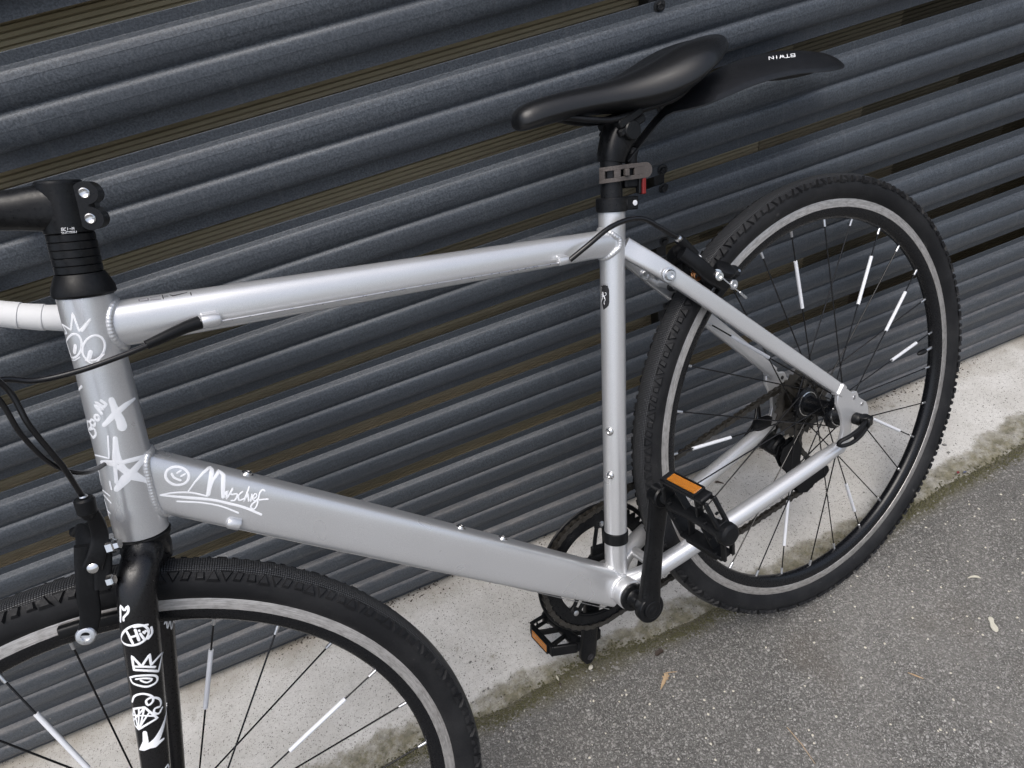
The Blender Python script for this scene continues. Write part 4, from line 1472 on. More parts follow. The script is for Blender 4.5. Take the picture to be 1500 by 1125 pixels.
# stay bolts
MB().lathe(B(-.2335, .3350, -.0330), (-.2, -1, .1), [(0, .0092), (.0014, .0092), (.0016, .0072), (.0040, .0068), (.0056, .0056), (.0056, .0032), (.0034, .0030), (.0034, .0004)], 28).build('bolt', M['alloy'], frame, angle=30)
MB().lathe(B(-.2330, .3290, .0170), (-.2, -1, .1), [(0, .0070), (.0034, .0068), (.0046, .0056), (.0046, .0030), (.003, .0030)], 22).build('bolt', M['alloy'], frame, angle=30)
MB().lathe(B(-.2090, .3080, -.030) + (-U - V_ * .8).normalized() * .004 + W_ * .026, (-.6, -.4, -.5), [(0, .0065), (.0030, .0062), (.0045, .0045)], 20).build('bolt', M['bolt'], frame, angle=30)

# ---- front caliper brake on the fork crown
fb = MB()
def FB(u_, v_, w_): return B(u_, v_, w_)
sw(fb, [B(-.8850, .4240, -.060), B(-.8868, .4080, -.055), B(-.8925, .3900, -.049), B(-.9020, .3760, -.050), B(-.9120, .3655, -.048)], (.0035, .0035), (.0050, .0085), p=4)
sw(fb, [B(-.9080, .3830, -.040), B(-.9190, .3630, -.040), B(-.9310, .3400, -.040), B(-.9385, .3230, -.039), B(-.9500, .3070, -.038)], (.0035, .0035), (.0098, .0080), p=4, k=6)
sw(fb, [B(-.9060, .3720, -.036), B(-.9140, .3800, -.012), B(-.9160, .3790, .012), B(-.9180, .3640, .034), B(-.9300, .3330, .038), B(-.9440, .3100, .036)], (.0055, .0055), (.0110, .0100))
sw(fb, [B(-.8960, .3790, -.0420), B(-.9060, .3610, -.0425), B(-.9165, .3420, -.0425)], (.0060, .0060), (.0072, .0072), p=5)
fbk = fb.build('front_brake', M['plastic'], bike, angle=45)
MB().lathe(B(-.8835, .4290, -.060), HA * -1, [(0, .0070), (.0015, .0082), (.0130, .0078), (.0165, .0050), (.019, .0040)], 24).build('barrel_adjuster', M['plastic'], fbk, angle=30)
MB().lathe(B(-.8832, .4300, -.060), HA, [(0, .0034), (.0014, .0030)], 16).build('ferrule', M['alloy'], fbk)
MB().lathe(B(-.9510, .3070, -.0395), (-.12, -1, .16), [(0, .0086), (.0022, .0086), (.0034, .0076), (.0036, .0070), (.0036, .0042), (.0016, .0036), (.0016, .0004)], 28).build('pad_bolt', M['alloy'], fbk, angle=28)
MB().lathe(B(-.9115, .3660, -.0510), (-.12, -1, .16), [(0, .0046), (.0016, .0046), (.0024, .0034)], 20).build('screw', M['chrome'], fbk)
MB().lathe(B(-.8925, .3760, -.0500), (.9, -.35, -.1), [(0, .0066), (.0055, .0066), (.0062, .0046), (.0100, .0044)], 6).build('pivot_nut', M['chrome'], fbk, angle=20)
MB().lathe(B(-.9085, .3475, -.0500), (.9, -.35, -.1), [(0, .0052), (.0045, .0052), (.0056, .0042)], 6).build('lock_nut', M['chrome'], fbk, angle=20)
fp = MB()
for s in (-1, 1):
    pts_ = [B(-1.0306 + .3095 * math.cos(a), .3095 * math.sin(a), s * .0160) for a in (R(80), R(77), R(73.5), R(70), R(66.5))]
    fp.sweep(pts_, [superell(.0050, .0060, 4, 16)] * 5)
sbuild(fp, 'brake_pad', M['plastic'], fbk)

# ---- cables
def cable(pts, r=.0024, name='cable', mat='cable', k=8):
    return MB().tube(crom(pts, k), r, 12).build(name, M[mat], bike, angle=60)
cable([B(-.3540, .4070, -.0230), B(-.3300, .4150, -.0300), B(-.2980, .4225, -.0320), B(-.2690, .4205, -.0300), B(-.2460, .4120, -.0290), B(-.2290, .3955, -.0300), B(-.2120, .3780, -.0300), B(-.2045, .3710, -.0300)], .0031)
cable([B(-.9600, .5600, -.070), B(-.9200, .5480, -.070), B(-.8862, .5418, -.045), B(-.8673, .5296, -.040), B(-.8389, .5227, -.040), B(-.8072, .5191, -.038), B(-.7779, .5172, -.034), B(-.7430, .5168, -.0250)], .0025)
# thicker grey sleeve before the stop
sp_ = crom([B(-.7820, .5178, -.0340), B(-.7650, .5172, -.0300), B(-.7480, .5163, -.0250), B(-.7350, .5145, -.0215)], 5)
MB().tube(sp_, [lerp(.0042, .0062, i / (len(sp_) - 1)) for i in range(len(sp_))], 16).build('cable_sleeve', M['plastic'], bike)
MB().cyl(B(-.7350, .5145, -.0215), B(-.7325, .5138, -.0210), .0035, 12).build('ferrule', M['chrome'], bike)
MB().tube([B(-.7190, .5075, -.0215), B(-.5400, .4580, -.0210), B(-.3640, .4080, -.0205)], .0011, 6).build('inner_cable', M['alloy'], bike)
MB().tube([B(-.7960, .3200, -.0150), B(-.6100, .1020, -.0100), B(-.4500, -.0850, -.0020)], .0006, 6).build('inner_cable', M['alloy'], bike)
cable([B(-.9000, .5950, -.100), B(-.8783, .5449, -.080), B(-.8795, .5060, -.080), B(-.8790, .4660, -.074), B(-.8834, .4300, -.060)], .0023, k=14)
cable([B(-.9020, .5850, -.095), B(-.8850, .5420, -.086), B(-.8870, .5020, -.082), B(-.8840, .4670, -.070), B(-.8730, .4430, -.045), B(-.8580, .4300, .005)], .0020, k=14)
cable([B(-.0950, -.0310, .068), B(-.060, -.018, .074), B(-.040, .004, .082), B(-.036, -.020, .086), B(-.050, -.045, .080)], .0024)
# @@DOODLES
DOODLES = {
    ('face_doodle', 'frame', 'paint'): [
        (182, [[-8334,-86,9021],[-8318,-114,9025],[-8318,-109,9036],[-8318,-103,9046],[-8318,-98,9057],[-8318,-90,9067],[-8318,-82,9077],[-8319,-74,9088],[-8320,-62,9098],[-8311,-90,9091],[-8304,-108,9083],[-8297,-123,9075],[-8291,-135,9066],[-8285,-145,9057],[-8279,-154,9049],[-8273,-162,9040],[-8266,-165,9050],[-8258,-169,9060],[-8251,-173,9071],[-8244,-176,9081],[-8236,-179,9091],[-8229,-182,9101],[-8222,-184,9111],[-8215,-187,9121],[-8208,-189,9131],[-8201,-191,9141],[-8194,-193,9151],[-8187,-195,9161],[-8189,-196,9151],[-8191,-197,9140],[-8194,-197,9129],[-8196,-198,9118],[-8198,-198,9107],[-8201,-199,9096],[-8203,-200,9085],[-8206,-200,9073],[-8208,-200,9062],[-8210,-200,9051],[-8213,-201,9040],[-8215,-201,9029],[-8218,-201,9018],[-8220,-201,9007],[-8209,-205,9012],[-8198,-209,9017],[-8187,-212,9022],[-8176,-214,9027],[-8165,-217,9032],[-8154,-218,9037],[-8143,-220,9042],[-8132,-221,9047],[-8121,-221,9052],[-8110,-222,9057],[-8100,-222,9062],[-8089,-221,9066],[-8099,-221,9061],[-8108,-222,9055],[-8118,-222,9049],[-8128,-221,9043],[-8138,-220,9037],[-8148,-219,9031],[-8158,-218,9025],[-8168,-216,9019],[-8178,-215,9013],[-8188,-212,9007],[-8199,-210,9001]]),
        (201, [[-8273,-193,8881],[-8279,-191,8873],[-8286,-188,8865],[-8293,-186,8857],[-8300,-182,8850],[-8308,-178,8844],[-8320,-172,8835],[-8332,-164,8828],[-8344,-155,8822],[-8357,-143,8818],[-8368,-130,8815],[-8380,-115,8814],[-8390,-97,8814],[-8401,-72,8815],[-8368,-45,8953],[-8356,-74,8963],[-8347,-90,8971],[-8333,-110,8981],[-8319,-127,8989],[-8307,-141,8995],[-8295,-152,8999],[-8284,-162,9002],[-8274,-171,9002],[-8265,-177,9000],[-8257,-183,8996],[-8251,-188,8990],[-8246,-192,8983],[-8243,-195,8974],[-8242,-197,8964],[-8242,-198,8953],[-8244,-199,8941],[-8248,-199,8928],[-8253,-198,8915],[-8257,-198,8906],[-8262,-196,8898],[-8267,-195,8889],[-8273,-193,8881]]),
        (200, [[-8156,-213,8766],[-8165,-214,8760],[-8174,-215,8755],[-8183,-216,8750],[-8192,-216,8746],[-8201,-217,8743],[-8211,-217,8741],[-8220,-216,8739],[-8229,-216,8739],[-8238,-215,8739],[-8246,-214,8740],[-8258,-212,8743],[-8268,-209,8748],[-8278,-206,8755],[-8285,-202,8763],[-8291,-199,8773],[-8295,-196,8783],[-8296,-193,8795],[-8296,-191,8808],[-8294,-191,8822],[-8291,-191,8831],[-8287,-191,8840],[-8283,-192,8849],[-8277,-194,8858],[-8271,-196,8867],[-8265,-198,8876],[-8257,-200,8884],[-8249,-202,8892],[-8241,-205,8899],[-8232,-207,8906],[-8223,-209,8912],[-8214,-212,8917],[-8204,-214,8922],[-8195,-215,8925],[-8185,-217,8928],[-8176,-218,8930],[-8167,-219,8931],[-8158,-220,8932],[-8150,-220,8931],[-8142,-220,8929],[-8131,-219,8925],[-8121,-218,8919],[-8113,-216,8912],[-8107,-214,8902],[-8102,-212,8892],[-8100,-210,8880],[-8099,-208,8867],[-8100,-207,8853],[-8102,-207,8844],[-8104,-207,8835],[-8108,-207,8826],[-8112,-207,8817],[-8117,-207,8808],[-8123,-208,8799],[-8130,-209,8791],[-8137,-210,8783],[-8144,-211,8776],[-8152,-213,8769],[-8156,-213,8766]]),
        (367, [[-8348,-140,8857],[-8339,-146,8869],[-8329,-153,8881],[-8320,-158,8893],[-8310,-163,8905]]),
        (364, [[-8269,-207,8775],[-8259,-208,8785],[-8250,-210,8796],[-8240,-212,8807],[-8231,-214,8817]]),
        (129, [[-8402,-86,8794],[-8387,-114,8791],[-8369,-137,8794],[-8359,-147,8797],[-8349,-156,8800],[-8339,-164,8803],[-8329,-171,8806]]),
        (128, [[-8303,-194,8768],[-8296,-198,8759],[-8289,-202,8748],[-8283,-205,8736],[-8275,-208,8726],[-8267,-211,8719],[-8256,-213,8715],[-8242,-215,8716],[-8226,-216,8721],[-8208,-217,8729],[-8190,-216,8737],[-8172,-214,8745],[-8155,-212,8752]]),
    ],
    ('letter_doodle', 'frame', 'paint'): [
        (243, [[-8497,-50,8538],[-8479,-87,8550],[-8465,-109,8560],[-8451,-125,8568]]),
    ],
    ('word_doodle', 'frame', 'paint'): [
        (246, [[-8610,-113,8113],[-8611,-104,8125],[-8612,-96,8136],[-8615,-82,8147],[-8618,-65,8157],[-8624,-27,8162],[-8581,-74,8260],[-8570,-98,8261],[-8560,-118,8255],[-8560,-125,8240],[-8564,-127,8223],[-8573,-120,8210],[-8593,-95,8197],[-8612,-56,8182],[-8597,-92,8187],[-8584,-112,8192],[-8572,-128,8195],[-8557,-147,8194],[-8555,-154,8179],[-8557,-155,8169],[-8561,-156,8158],[-8565,-155,8149],[-8574,-150,8135],[-8587,-139,8126],[-8602,-122,8118],[-8610,-113,8113]]),
        (244, [[-8519,-166,8249],[-8522,-167,8238],[-8526,-165,8229],[-8534,-161,8220],[-8545,-152,8217],[-8552,-142,8222],[-8556,-134,8230],[-8557,-129,8239],[-8555,-127,8250],[-8550,-129,8260],[-8542,-136,8269],[-8531,-147,8273],[-8523,-157,8269],[-8519,-162,8260],[-8519,-165,8250],[-8519,-166,8249]]),
        (242, [[-8462,-196,8280],[-8465,-196,8271],[-8471,-195,8262],[-8479,-192,8255],[-8489,-187,8253],[-8496,-181,8258],[-8500,-177,8266],[-8500,-174,8276],[-8498,-173,8285],[-8492,-175,8294],[-8483,-179,8301],[-8474,-186,8303],[-8466,-191,8298],[-8463,-194,8290],[-8462,-196,8280]]),
        (259, [[-8428,-208,8296],[-8429,-206,8308],[-8431,-204,8319],[-8433,-202,8330],[-8434,-199,8341],[-8436,-197,8352],[-8438,-194,8363],[-8440,-191,8374],[-8441,-188,8385],[-8435,-193,8376],[-8428,-199,8366],[-8421,-202,8356],[-8415,-206,8346],[-8408,-210,8335],[-8402,-212,8325],[-8404,-211,8337],[-8407,-209,8349],[-8409,-207,8361],[-8411,-204,8373],[-8414,-201,8385],[-8416,-199,8397],[-8419,-196,8409],[-8414,-200,8399],[-8409,-203,8389],[-8404,-206,8379],[-8399,-209,8369],[-8394,-211,8359],[-8390,-213,8349],[-8385,-215,8339],[-8371,-217,8348],[-8357,-219,8358],[-8361,-217,8370],[-8365,-216,8381],[-8370,-214,8392],[-8374,-212,8404]]),
    ],
    ('cross_doodle', 'frame', 'paint'): [
        (0, [[-8302,-218,8374,479],[-8305,-219,8362,496],[-8307,-219,8350,512],[-8310,-219,8338,529],[-8313,-219,8326,546],[-8315,-219,8313,562],[-8318,-219,8301,579],[-8321,-219,8289,596],[-8324,-219,8277,612],[-8326,-218,8264,629],[-8327,-218,8251,648],[-8328,-218,8237,667],[-8329,-217,8223,686],[-8331,-217,8209,705],[-8332,-217,8195,724],[-8333,-216,8181,742],[-8336,-216,8167,758],[-8340,-216,8154,773],[-8343,-216,8140,788],[-8347,-216,8127,804],[-8351,-216,8113,819]]),
        (0, [[-8155,-104,8268,225],[-8165,-120,8269,257],[-8174,-134,8270,289],[-8184,-145,8271,321],[-8194,-156,8271,354],[-8205,-165,8271,386],[-8215,-173,8271,418],[-8225,-180,8271,450],[-8235,-187,8270,482],[-8246,-193,8268,489],[-8257,-198,8266,497],[-8268,-202,8264,504],[-8278,-206,8262,511],[-8289,-210,8260,518],[-8300,-213,8257,526],[-8311,-216,8255,533],[-8322,-217,8252,541],[-8333,-219,8249,548],[-8344,-220,8247,555],[-8355,-221,8242,539],[-8366,-221,8238,522],[-8376,-221,8234,505],[-8387,-221,8230,489],[-8398,-220,8225,472],[-8409,-219,8221,456],[-8420,-218,8216,439],[-8431,-216,8211,422],[-8442,-213,8207,406],[-8453,-211,8202,389],[-8464,-208,8197,373]]),
    ],
    ('star_doodle', 'frame', 'paint'): [
        (415, [[-8449,-223,8051],[-8455,-223,8037],[-8460,-223,8023],[-8466,-223,8010],[-8472,-223,7996],[-8478,-223,7982],[-8484,-223,7968],[-8489,-223,7954],[-8495,-223,7940],[-8500,-223,7927],[-8504,-223,7913],[-8508,-224,7900],[-8511,-224,7886],[-8514,-224,7873],[-8517,-225,7860],[-8519,-225,7847],[-8521,-225,7834],[-8522,-226,7821],[-8524,-226,7808],[-8524,-226,7795],[-8524,-227,7782],[-8523,-227,7769],[-8522,-228,7756],[-8519,-228,7742],[-8517,-227,7728],[-8512,-227,7714],[-8507,-227,7700],[-8500,-225,7685],[-8494,-223,7670],[-8486,-220,7654],[-8478,-217,7638],[-8472,-214,7627],[-8467,-210,7615],[-8461,-207,7604],[-8456,-202,7593],[-8451,-198,7581],[-8445,-193,7569],[-8438,-184,7551],[-8431,-175,7533]]),
        (0, [[-8430,-174,7535,268],[-8435,-182,7549,325],[-8441,-188,7562,382],[-8447,-195,7574,439],[-8453,-200,7587,496],[-8459,-205,7599,553],[-8465,-209,7611,609],[-8471,-213,7623,666],[-8477,-216,7635,722],[-8483,-219,7646,779],[-8490,-222,7657,835],[-8494,-224,7669,802],[-8499,-225,7680,768],[-8504,-226,7691,735],[-8509,-227,7702,702],[-8514,-227,7713,669],[-8519,-228,7724,636],[-8524,-228,7735,603],[-8529,-228,7745,570],[-8534,-227,7756,537],[-8539,-226,7766,504],[-8545,-225,7777,471],[-8550,-224,7787,438],[-8555,-222,7797,406],[-8560,-221,7807,373],[-8566,-218,7817,340],[-8574,-215,7825,329],[-8583,-211,7833,318],[-8592,-206,7841,307],[-8601,-201,7848,295],[-8610,-195,7855,284],[-8619,-188,7862,273],[-8628,-180,7869,262],[-8638,-171,7875,251],[-8648,-161,7881,240],[-8658,-148,7887,229]]),
        (416, [[-8658,-148,7887],[-8647,-161,7885],[-8636,-171,7882],[-8625,-180,7880],[-8614,-188,7876],[-8604,-195,7873],[-8594,-201,7869],[-8584,-206,7865],[-8574,-211,7861],[-8564,-215,7857],[-8554,-218,7852],[-8545,-221,7848],[-8535,-223,7843],[-8526,-225,7838],[-8516,-226,7833],[-8507,-226,7828],[-8498,-227,7822],[-8487,-226,7819],[-8476,-225,7816],[-8465,-224,7813],[-8455,-222,7810],[-8444,-219,7806],[-8434,-216,7802],[-8423,-212,7799],[-8413,-208,7794],[-8403,-203,7790],[-8392,-196,7785],[-8382,-190,7781],[-8372,-182,7775],[-8363,-173,7770],[-8353,-164,7764],[-8343,-152,7758],[-8334,-139,7751]]),
        (0, [[-8334,-139,7751,457],[-8344,-150,7749,470],[-8354,-160,7747,483],[-8364,-168,7744,497],[-8374,-176,7741,510],[-8385,-183,7738,523],[-8395,-189,7735,536],[-8406,-195,7732,550],[-8416,-200,7728,563],[-8427,-205,7724,576],[-8438,-209,7720,590],[-8448,-213,7716,603],[-8459,-216,7712,617],[-8470,-219,7708,630],[-8481,-222,7703,644],[-8492,-224,7700,676],[-8504,-226,7696,709],[-8515,-228,7692,742],[-8527,-228,7688,774],[-8538,-229,7684,807],[-8550,-229,7680,840],[-8562,-229,7676,873],[-8573,-228,7671,835],[-8584,-227,7665,798],[-8595,-226,7660,760],[-8606,-225,7655,723],[-8618,-222,7649,685],[-8629,-220,7643,648],[-8641,-217,7637,610],[-8652,-213,7631,573],[-8664,-210,7625,535],[-8676,-205,7619,497]]),
        (339, [[-8643,-210,7678],[-8637,-210,7691],[-8631,-211,7703],[-8625,-211,7716],[-8619,-212,7728],[-8614,-212,7740],[-8608,-212,7753],[-8602,-213,7765],[-8596,-213,7778],[-8590,-214,7790],[-8585,-214,7802],[-8579,-215,7815],[-8573,-215,7827],[-8567,-216,7839],[-8562,-216,7852],[-8556,-216,7864],[-8550,-217,7876],[-8545,-217,7888],[-8539,-217,7901],[-8532,-218,7912],[-8525,-219,7924],[-8518,-219,7936],[-8511,-220,7947],[-8504,-220,7959],[-8497,-221,7970],[-8490,-221,7982],[-8484,-221,7993],[-8477,-222,8005],[-8470,-222,8016],[-8463,-223,8028],[-8456,-223,8039],[-8449,-223,8051]]),
        (169, [[-8486,-212,8094],[-8492,-212,8083],[-8498,-212,8071],[-8504,-211,8059],[-8510,-210,8048],[-8516,-209,8036],[-8522,-209,8024],[-8528,-208,8012],[-8534,-207,8000],[-8540,-207,7988],[-8546,-206,7976],[-8552,-205,7965],[-8558,-204,7953],[-8564,-204,7941],[-8570,-203,7929],[-8576,-202,7917],[-8582,-201,7905],[-8591,-195,7911],[-8599,-189,7918],[-8608,-181,7924],[-8617,-173,7930],[-8626,-164,7936],[-8636,-153,7941],[-8646,-141,7946],[-8656,-125,7950],[-8667,-105,7953],[-8680,-78,7953]]),
        (210, [[-8688,-179,7704],[-8693,-179,7690],[-8698,-179,7676],[-8702,-179,7662],[-8707,-179,7647],[-8712,-180,7633]]),
    ],
    ('scribble_doodle', 'frame', 'paint'): [
        (155, [[-8738,-30,7815],[-8735,-59,7806],[-8736,-69,7793],[-8740,-70,7780],[-8750,-57,7765],[-8786,-37,7670]]),
        (174, [[-8803,-43,7618],[-8792,-83,7617],[-8784,-105,7611],[-8777,-121,7603],[-8771,-134,7595],[-8765,-146,7585],[-8760,-155,7576]]),
        (175, [[-8815,-55,7575],[-8808,-82,7570],[-8803,-100,7562],[-8799,-113,7552],[-8795,-125,7543],[-8792,-134,7532],[-8789,-144,7522],[-8786,-152,7511]]),
        (197, [[-8838,-32,7524],[-8840,-41,7513],[-8842,-51,7502],[-8845,-55,7490],[-8848,-59,7477],[-8851,-63,7464],[-8855,-66,7451],[-8858,-70,7439],[-8862,-71,7426],[-8866,-71,7412],[-8871,-70,7399],[-8875,-69,7385],[-8880,-68,7371],[-8884,-67,7358]]),
        (157, [[-8864,-55,7433],[-8858,-81,7428],[-8853,-98,7420],[-8849,-112,7410]]),
    ],
    ('smiley_doodle', 'frame', 'paint'): [
        (244, [[-8125,-164,7383],[-8133,-165,7374],[-8142,-166,7366],[-8152,-166,7359],[-8164,-167,7355],[-8176,-167,7353],[-8189,-167,7352],[-8202,-167,7354],[-8215,-167,7357],[-8228,-167,7363],[-8236,-167,7368],[-8244,-167,7373],[-8252,-167,7379],[-8259,-167,7386],[-8265,-167,7393],[-8271,-167,7401],[-8276,-167,7410],[-8282,-167,7423],[-8287,-167,7437],[-8290,-166,7451],[-8292,-166,7465],[-8291,-166,7478],[-8289,-165,7492],[-8284,-165,7504],[-8279,-165,7515],[-8271,-164,7525],[-8263,-163,7533],[-8253,-161,7539],[-8242,-159,7544],[-8230,-158,7546],[-8218,-155,7547],[-8205,-153,7545],[-8192,-151,7542],[-8180,-148,7536],[-8172,-147,7532],[-8164,-146,7526],[-8156,-146,7521],[-8149,-145,7514],[-8142,-145,7507],[-8136,-145,7499],[-8130,-146,7492],[-8123,-147,7479],[-8117,-149,7466],[-8113,-152,7453],[-8111,-154,7439],[-8110,-157,7426],[-8112,-159,7413],[-8115,-161,7401],[-8121,-163,7390],[-8125,-164,7383]]),
        (187, [[-8188,-161,7475],[-8176,-159,7476],[-8163,-157,7477],[-8151,-155,7478]]),
        (187, [[-8174,-164,7429],[-8161,-163,7429],[-8149,-162,7429],[-8136,-160,7429]]),
        (216, [[-8231,-163,7494],[-8232,-164,7479],[-8233,-165,7465],[-8231,-166,7450],[-8222,-166,7433],[-8217,-166,7424],[-8210,-166,7415],[-8204,-166,7406],[-8198,-166,7397]]),
    ],
    ('signature_doodle', 'frame', 'paint'): [
        (0, [[-8202,-168,7258,116],[-8190,-168,7265,125],[-8178,-168,7271,134],[-8166,-168,7278,143],[-8154,-168,7284,152],[-8142,-168,7291,161],[-8131,-167,7298,170],[-8119,-167,7304,179],[-8107,-167,7311,188],[-8094,-166,7316,196],[-8082,-165,7321,204],[-8069,-164,7326,212],[-8057,-162,7331,220],[-8045,-160,7336,228],[-8032,-157,7340,236],[-8020,-154,7345,244],[-8008,-150,7349,252],[-7995,-144,7352,260],[-7983,-138,7353,275],[-7970,-130,7353,289],[-7958,-119,7352,304],[-7946,-104,7350,319],[-7934,-84,7346,335],[-7923,-54,7338,351],[-7922,-85,7332,378],[-7922,-107,7323,407],[-7929,-122,7317,409],[-7936,-133,7310,412],[-7943,-142,7301,415],[-7950,-148,7292,418],[-7957,-153,7283,421],[-7965,-157,7272,424],[-7972,-160,7262,428],[-7980,-162,7251,431],[-7987,-165,7241,434],[-7996,-166,7230,428],[-8004,-167,7219,422],[-8012,-168,7207,416],[-8020,-168,7196,410],[-8029,-168,7184,403],[-8037,-169,7173,397],[-8045,-169,7161,391],[-8054,-169,7150,385],[-8062,-169,7138,379]]),
        (0, [[-8062,-169,7138,204],[-8052,-169,7149,207],[-8042,-169,7159,209],[-8031,-169,7169,212],[-8021,-168,7179,215],[-8011,-168,7190,218],[-8001,-168,7200,221],[-7991,-167,7210,223],[-7981,-165,7220,226],[-7971,-164,7229,229],[-7961,-162,7239,232],[-7949,-159,7246,250],[-7938,-156,7252,268],[-7926,-151,7258,286],[-7915,-145,7263,304],[-7903,-138,7268,323],[-7892,-127,7272,341],[-7882,-113,7275,360],[-7871,-92,7275,379],[-7868,-106,7264,386],[-7865,-117,7253,393],[-7861,-126,7240,400],[-7859,-133,7227,407],[-7865,-141,7218,407],[-7871,-148,7208,406],[-7877,-153,7198,406],[-7884,-157,7187,406],[-7890,-160,7176,407],[-7897,-163,7165,407],[-7903,-165,7153,407],[-7910,-166,7141,407],[-7916,-167,7129,400],[-7923,-168,7117,393],[-7929,-169,7105,386],[-7935,-169,7092,379],[-7942,-169,7080,372],[-7948,-170,7067,365],[-7955,-170,7055,358],[-7961,-170,7042,351]]),
        (175, [[-7959,-170,7041],[-7947,-170,7048],[-7933,-170,7058],[-7920,-169,7067],[-7907,-169,7075],[-7895,-169,7079],[-7911,-169,7057],[-7925,-170,7040],[-7940,-170,7023],[-7949,-170,7009],[-7920,-170,7022],[-7908,-170,7031],[-7895,-170,7039],[-7883,-169,7047],[-7871,-169,7056],[-7851,-167,7069],[-7840,-166,7076],[-7849,-167,7068],[-7861,-168,7059],[-7875,-169,7048],[-7886,-170,7037],[-7886,-170,7023],[-7877,-170,7018],[-7864,-170,7013],[-7852,-170,7009],[-7842,-170,7004],[-7840,-170,6991],[-7856,-171,6973],[-7866,-171,6964],[-7876,-171,6958],[-7890,-171,6952],[-7901,-171,6957],[-7911,-170,6965],[-7916,-170,6968]]),
        (175, [[-7787,-168,6991],[-7804,-169,6988],[-7820,-170,6985],[-7834,-170,6978],[-7845,-171,6963],[-7853,-171,6945],[-7853,-171,6930],[-7843,-171,6924],[-7825,-171,6922],[-7807,-171,6920]]),
        (176, [[-7711,-159,6998],[-7721,-162,6990],[-7731,-164,6981],[-7741,-167,6972],[-7751,-168,6963],[-7761,-169,6954],[-7771,-170,6944],[-7781,-170,6935],[-7792,-171,6925],[-7802,-171,6915],[-7812,-171,6905],[-7822,-171,6896],[-7811,-171,6904],[-7799,-171,6912],[-7788,-171,6921],[-7776,-170,6929],[-7765,-170,6937],[-7754,-169,6946],[-7759,-170,6932],[-7765,-170,6918],[-7770,-171,6903],[-7775,-171,6889],[-7781,-171,6875]]),
        (176, [[-7724,-169,6919],[-7734,-170,6905],[-7744,-171,6892],[-7754,-171,6878],[-7764,-172,6864]]),
        (147, [[-7741,-171,6869],[-7725,-171,6870],[-7709,-171,6871],[-7697,-170,6875],[-7691,-169,6885],[-7689,-168,6900],[-7696,-168,6908],[-7710,-169,6904],[-7725,-170,6895],[-7734,-171,6883],[-7739,-171,6865],[-7739,-172,6848],[-7726,-172,6840],[-7710,-171,6844],[-7694,-171,6848]]),
        (176, [[-7608,-161,6881],[-7612,-158,6895],[-7619,-158,6904],[-7631,-161,6902],[-7647,-165,6895],[-7656,-166,6888],[-7665,-168,6880],[-7676,-169,6868],[-7688,-171,6853],[-7701,-171,6835],[-7714,-172,6818],[-7726,-172,6802],[-7737,-172,6791],[-7747,-172,6782],[-7756,-172,6776],[-7771,-172,6769],[-7783,-172,6769],[-7791,-172,6778],[-7794,-172,6793],[-7793,-172,6807],[-7785,-172,6817],[-7771,-172,6825],[-7755,-172,6830],[-7736,-172,6832],[-7726,-172,6832],[-7715,-172,6831],[-7704,-171,6830],[-7693,-171,6827],[-7681,-171,6823],[-7669,-171,6817],[-7657,-171,6810],[-7645,-171,6803],[-7633,-171,6796],[-7621,-171,6789]]),
        (174, [[-8410,-166,7360],[-8392,-167,7353],[-8373,-167,7346],[-8354,-167,7340],[-8335,-167,7333],[-8316,-167,7325],[-8297,-167,7315],[-8278,-167,7305],[-8258,-167,7293],[-8248,-167,7287],[-8238,-168,7281],[-8228,-168,7274],[-8217,-168,7267],[-8208,-168,7260],[-8198,-168,7253],[-8188,-168,7246],[-8179,-168,7238],[-8170,-168,7230],[-8161,-168,7221],[-8152,-168,7213],[-8143,-168,7204],[-8135,-168,7194],[-8126,-168,7185],[-8118,-169,7175],[-8109,-169,7165],[-8101,-169,7156],[-8092,-169,7146],[-8083,-169,7136],[-8075,-169,7127]]),
        (0, [[-8412,-166,7358,145],[-8400,-167,7349,154],[-8389,-167,7339,162],[-8377,-167,7330,171],[-8365,-167,7320,181],[-8353,-167,7311,190],[-8341,-167,7301,200],[-8329,-167,7292,210],[-8317,-167,7282,219],[-8305,-167,7273,229],[-8293,-167,7263,238],[-8281,-168,7254,246],[-8269,-168,7244,255],[-8258,-168,7235,262],[-8247,-168,7226,270],[-8235,-168,7217,277],[-8225,-168,7208,282],[-8214,-168,7200,286],[-8203,-168,7191,291],[-8194,-168,7184,293],[-8184,-168,7176,294],[-8174,-168,7168,296],[-8161,-168,7157,295],[-8147,-169,7146,294],[-8135,-169,7136,290],[-8122,-169,7125,286],[-8110,-169,7115,281],[-8098,-169,7105,277],[-8086,-169,7095,272],[-8075,-169,7085,268],[-8063,-169,7075,265],[-8052,-169,7065,263],[-8041,-169,7054,262],[-8030,-170,7044,261],[-8020,-170,7033,261],[-8010,-170,7023,261],[-8000,-170,7012,261],[-7990,-170,7002,262],[-7981,-170,6991,262],[-7972,-170,6981,263],[-7963,-170,6971,263],[-7954,-170,6960,264],[-7945,-170,6950,264],[-7936,-170,6940,264],[-7927,-171,6930,265],[-7918,-171,6920,265],[-7902,-171,6902,266],[-7885,-171,6883,267],[-7870,-171,6864,267],[-7854,-171,6844,267],[-7839,-171,6824,266],[-7823,-172,6801,263],[-7816,-172,6790,261],[-7809,-172,6778,258],[-7801,-172,6766,256],[-7794,-172,6754,254],[-7786,-172,6741,251],[-7779,-172,6729,248],[-7772,-172,6716,245],[-7764,-172,6704,243],[-7757,-172,6692,240],[-7749,-172,6679,238]]),
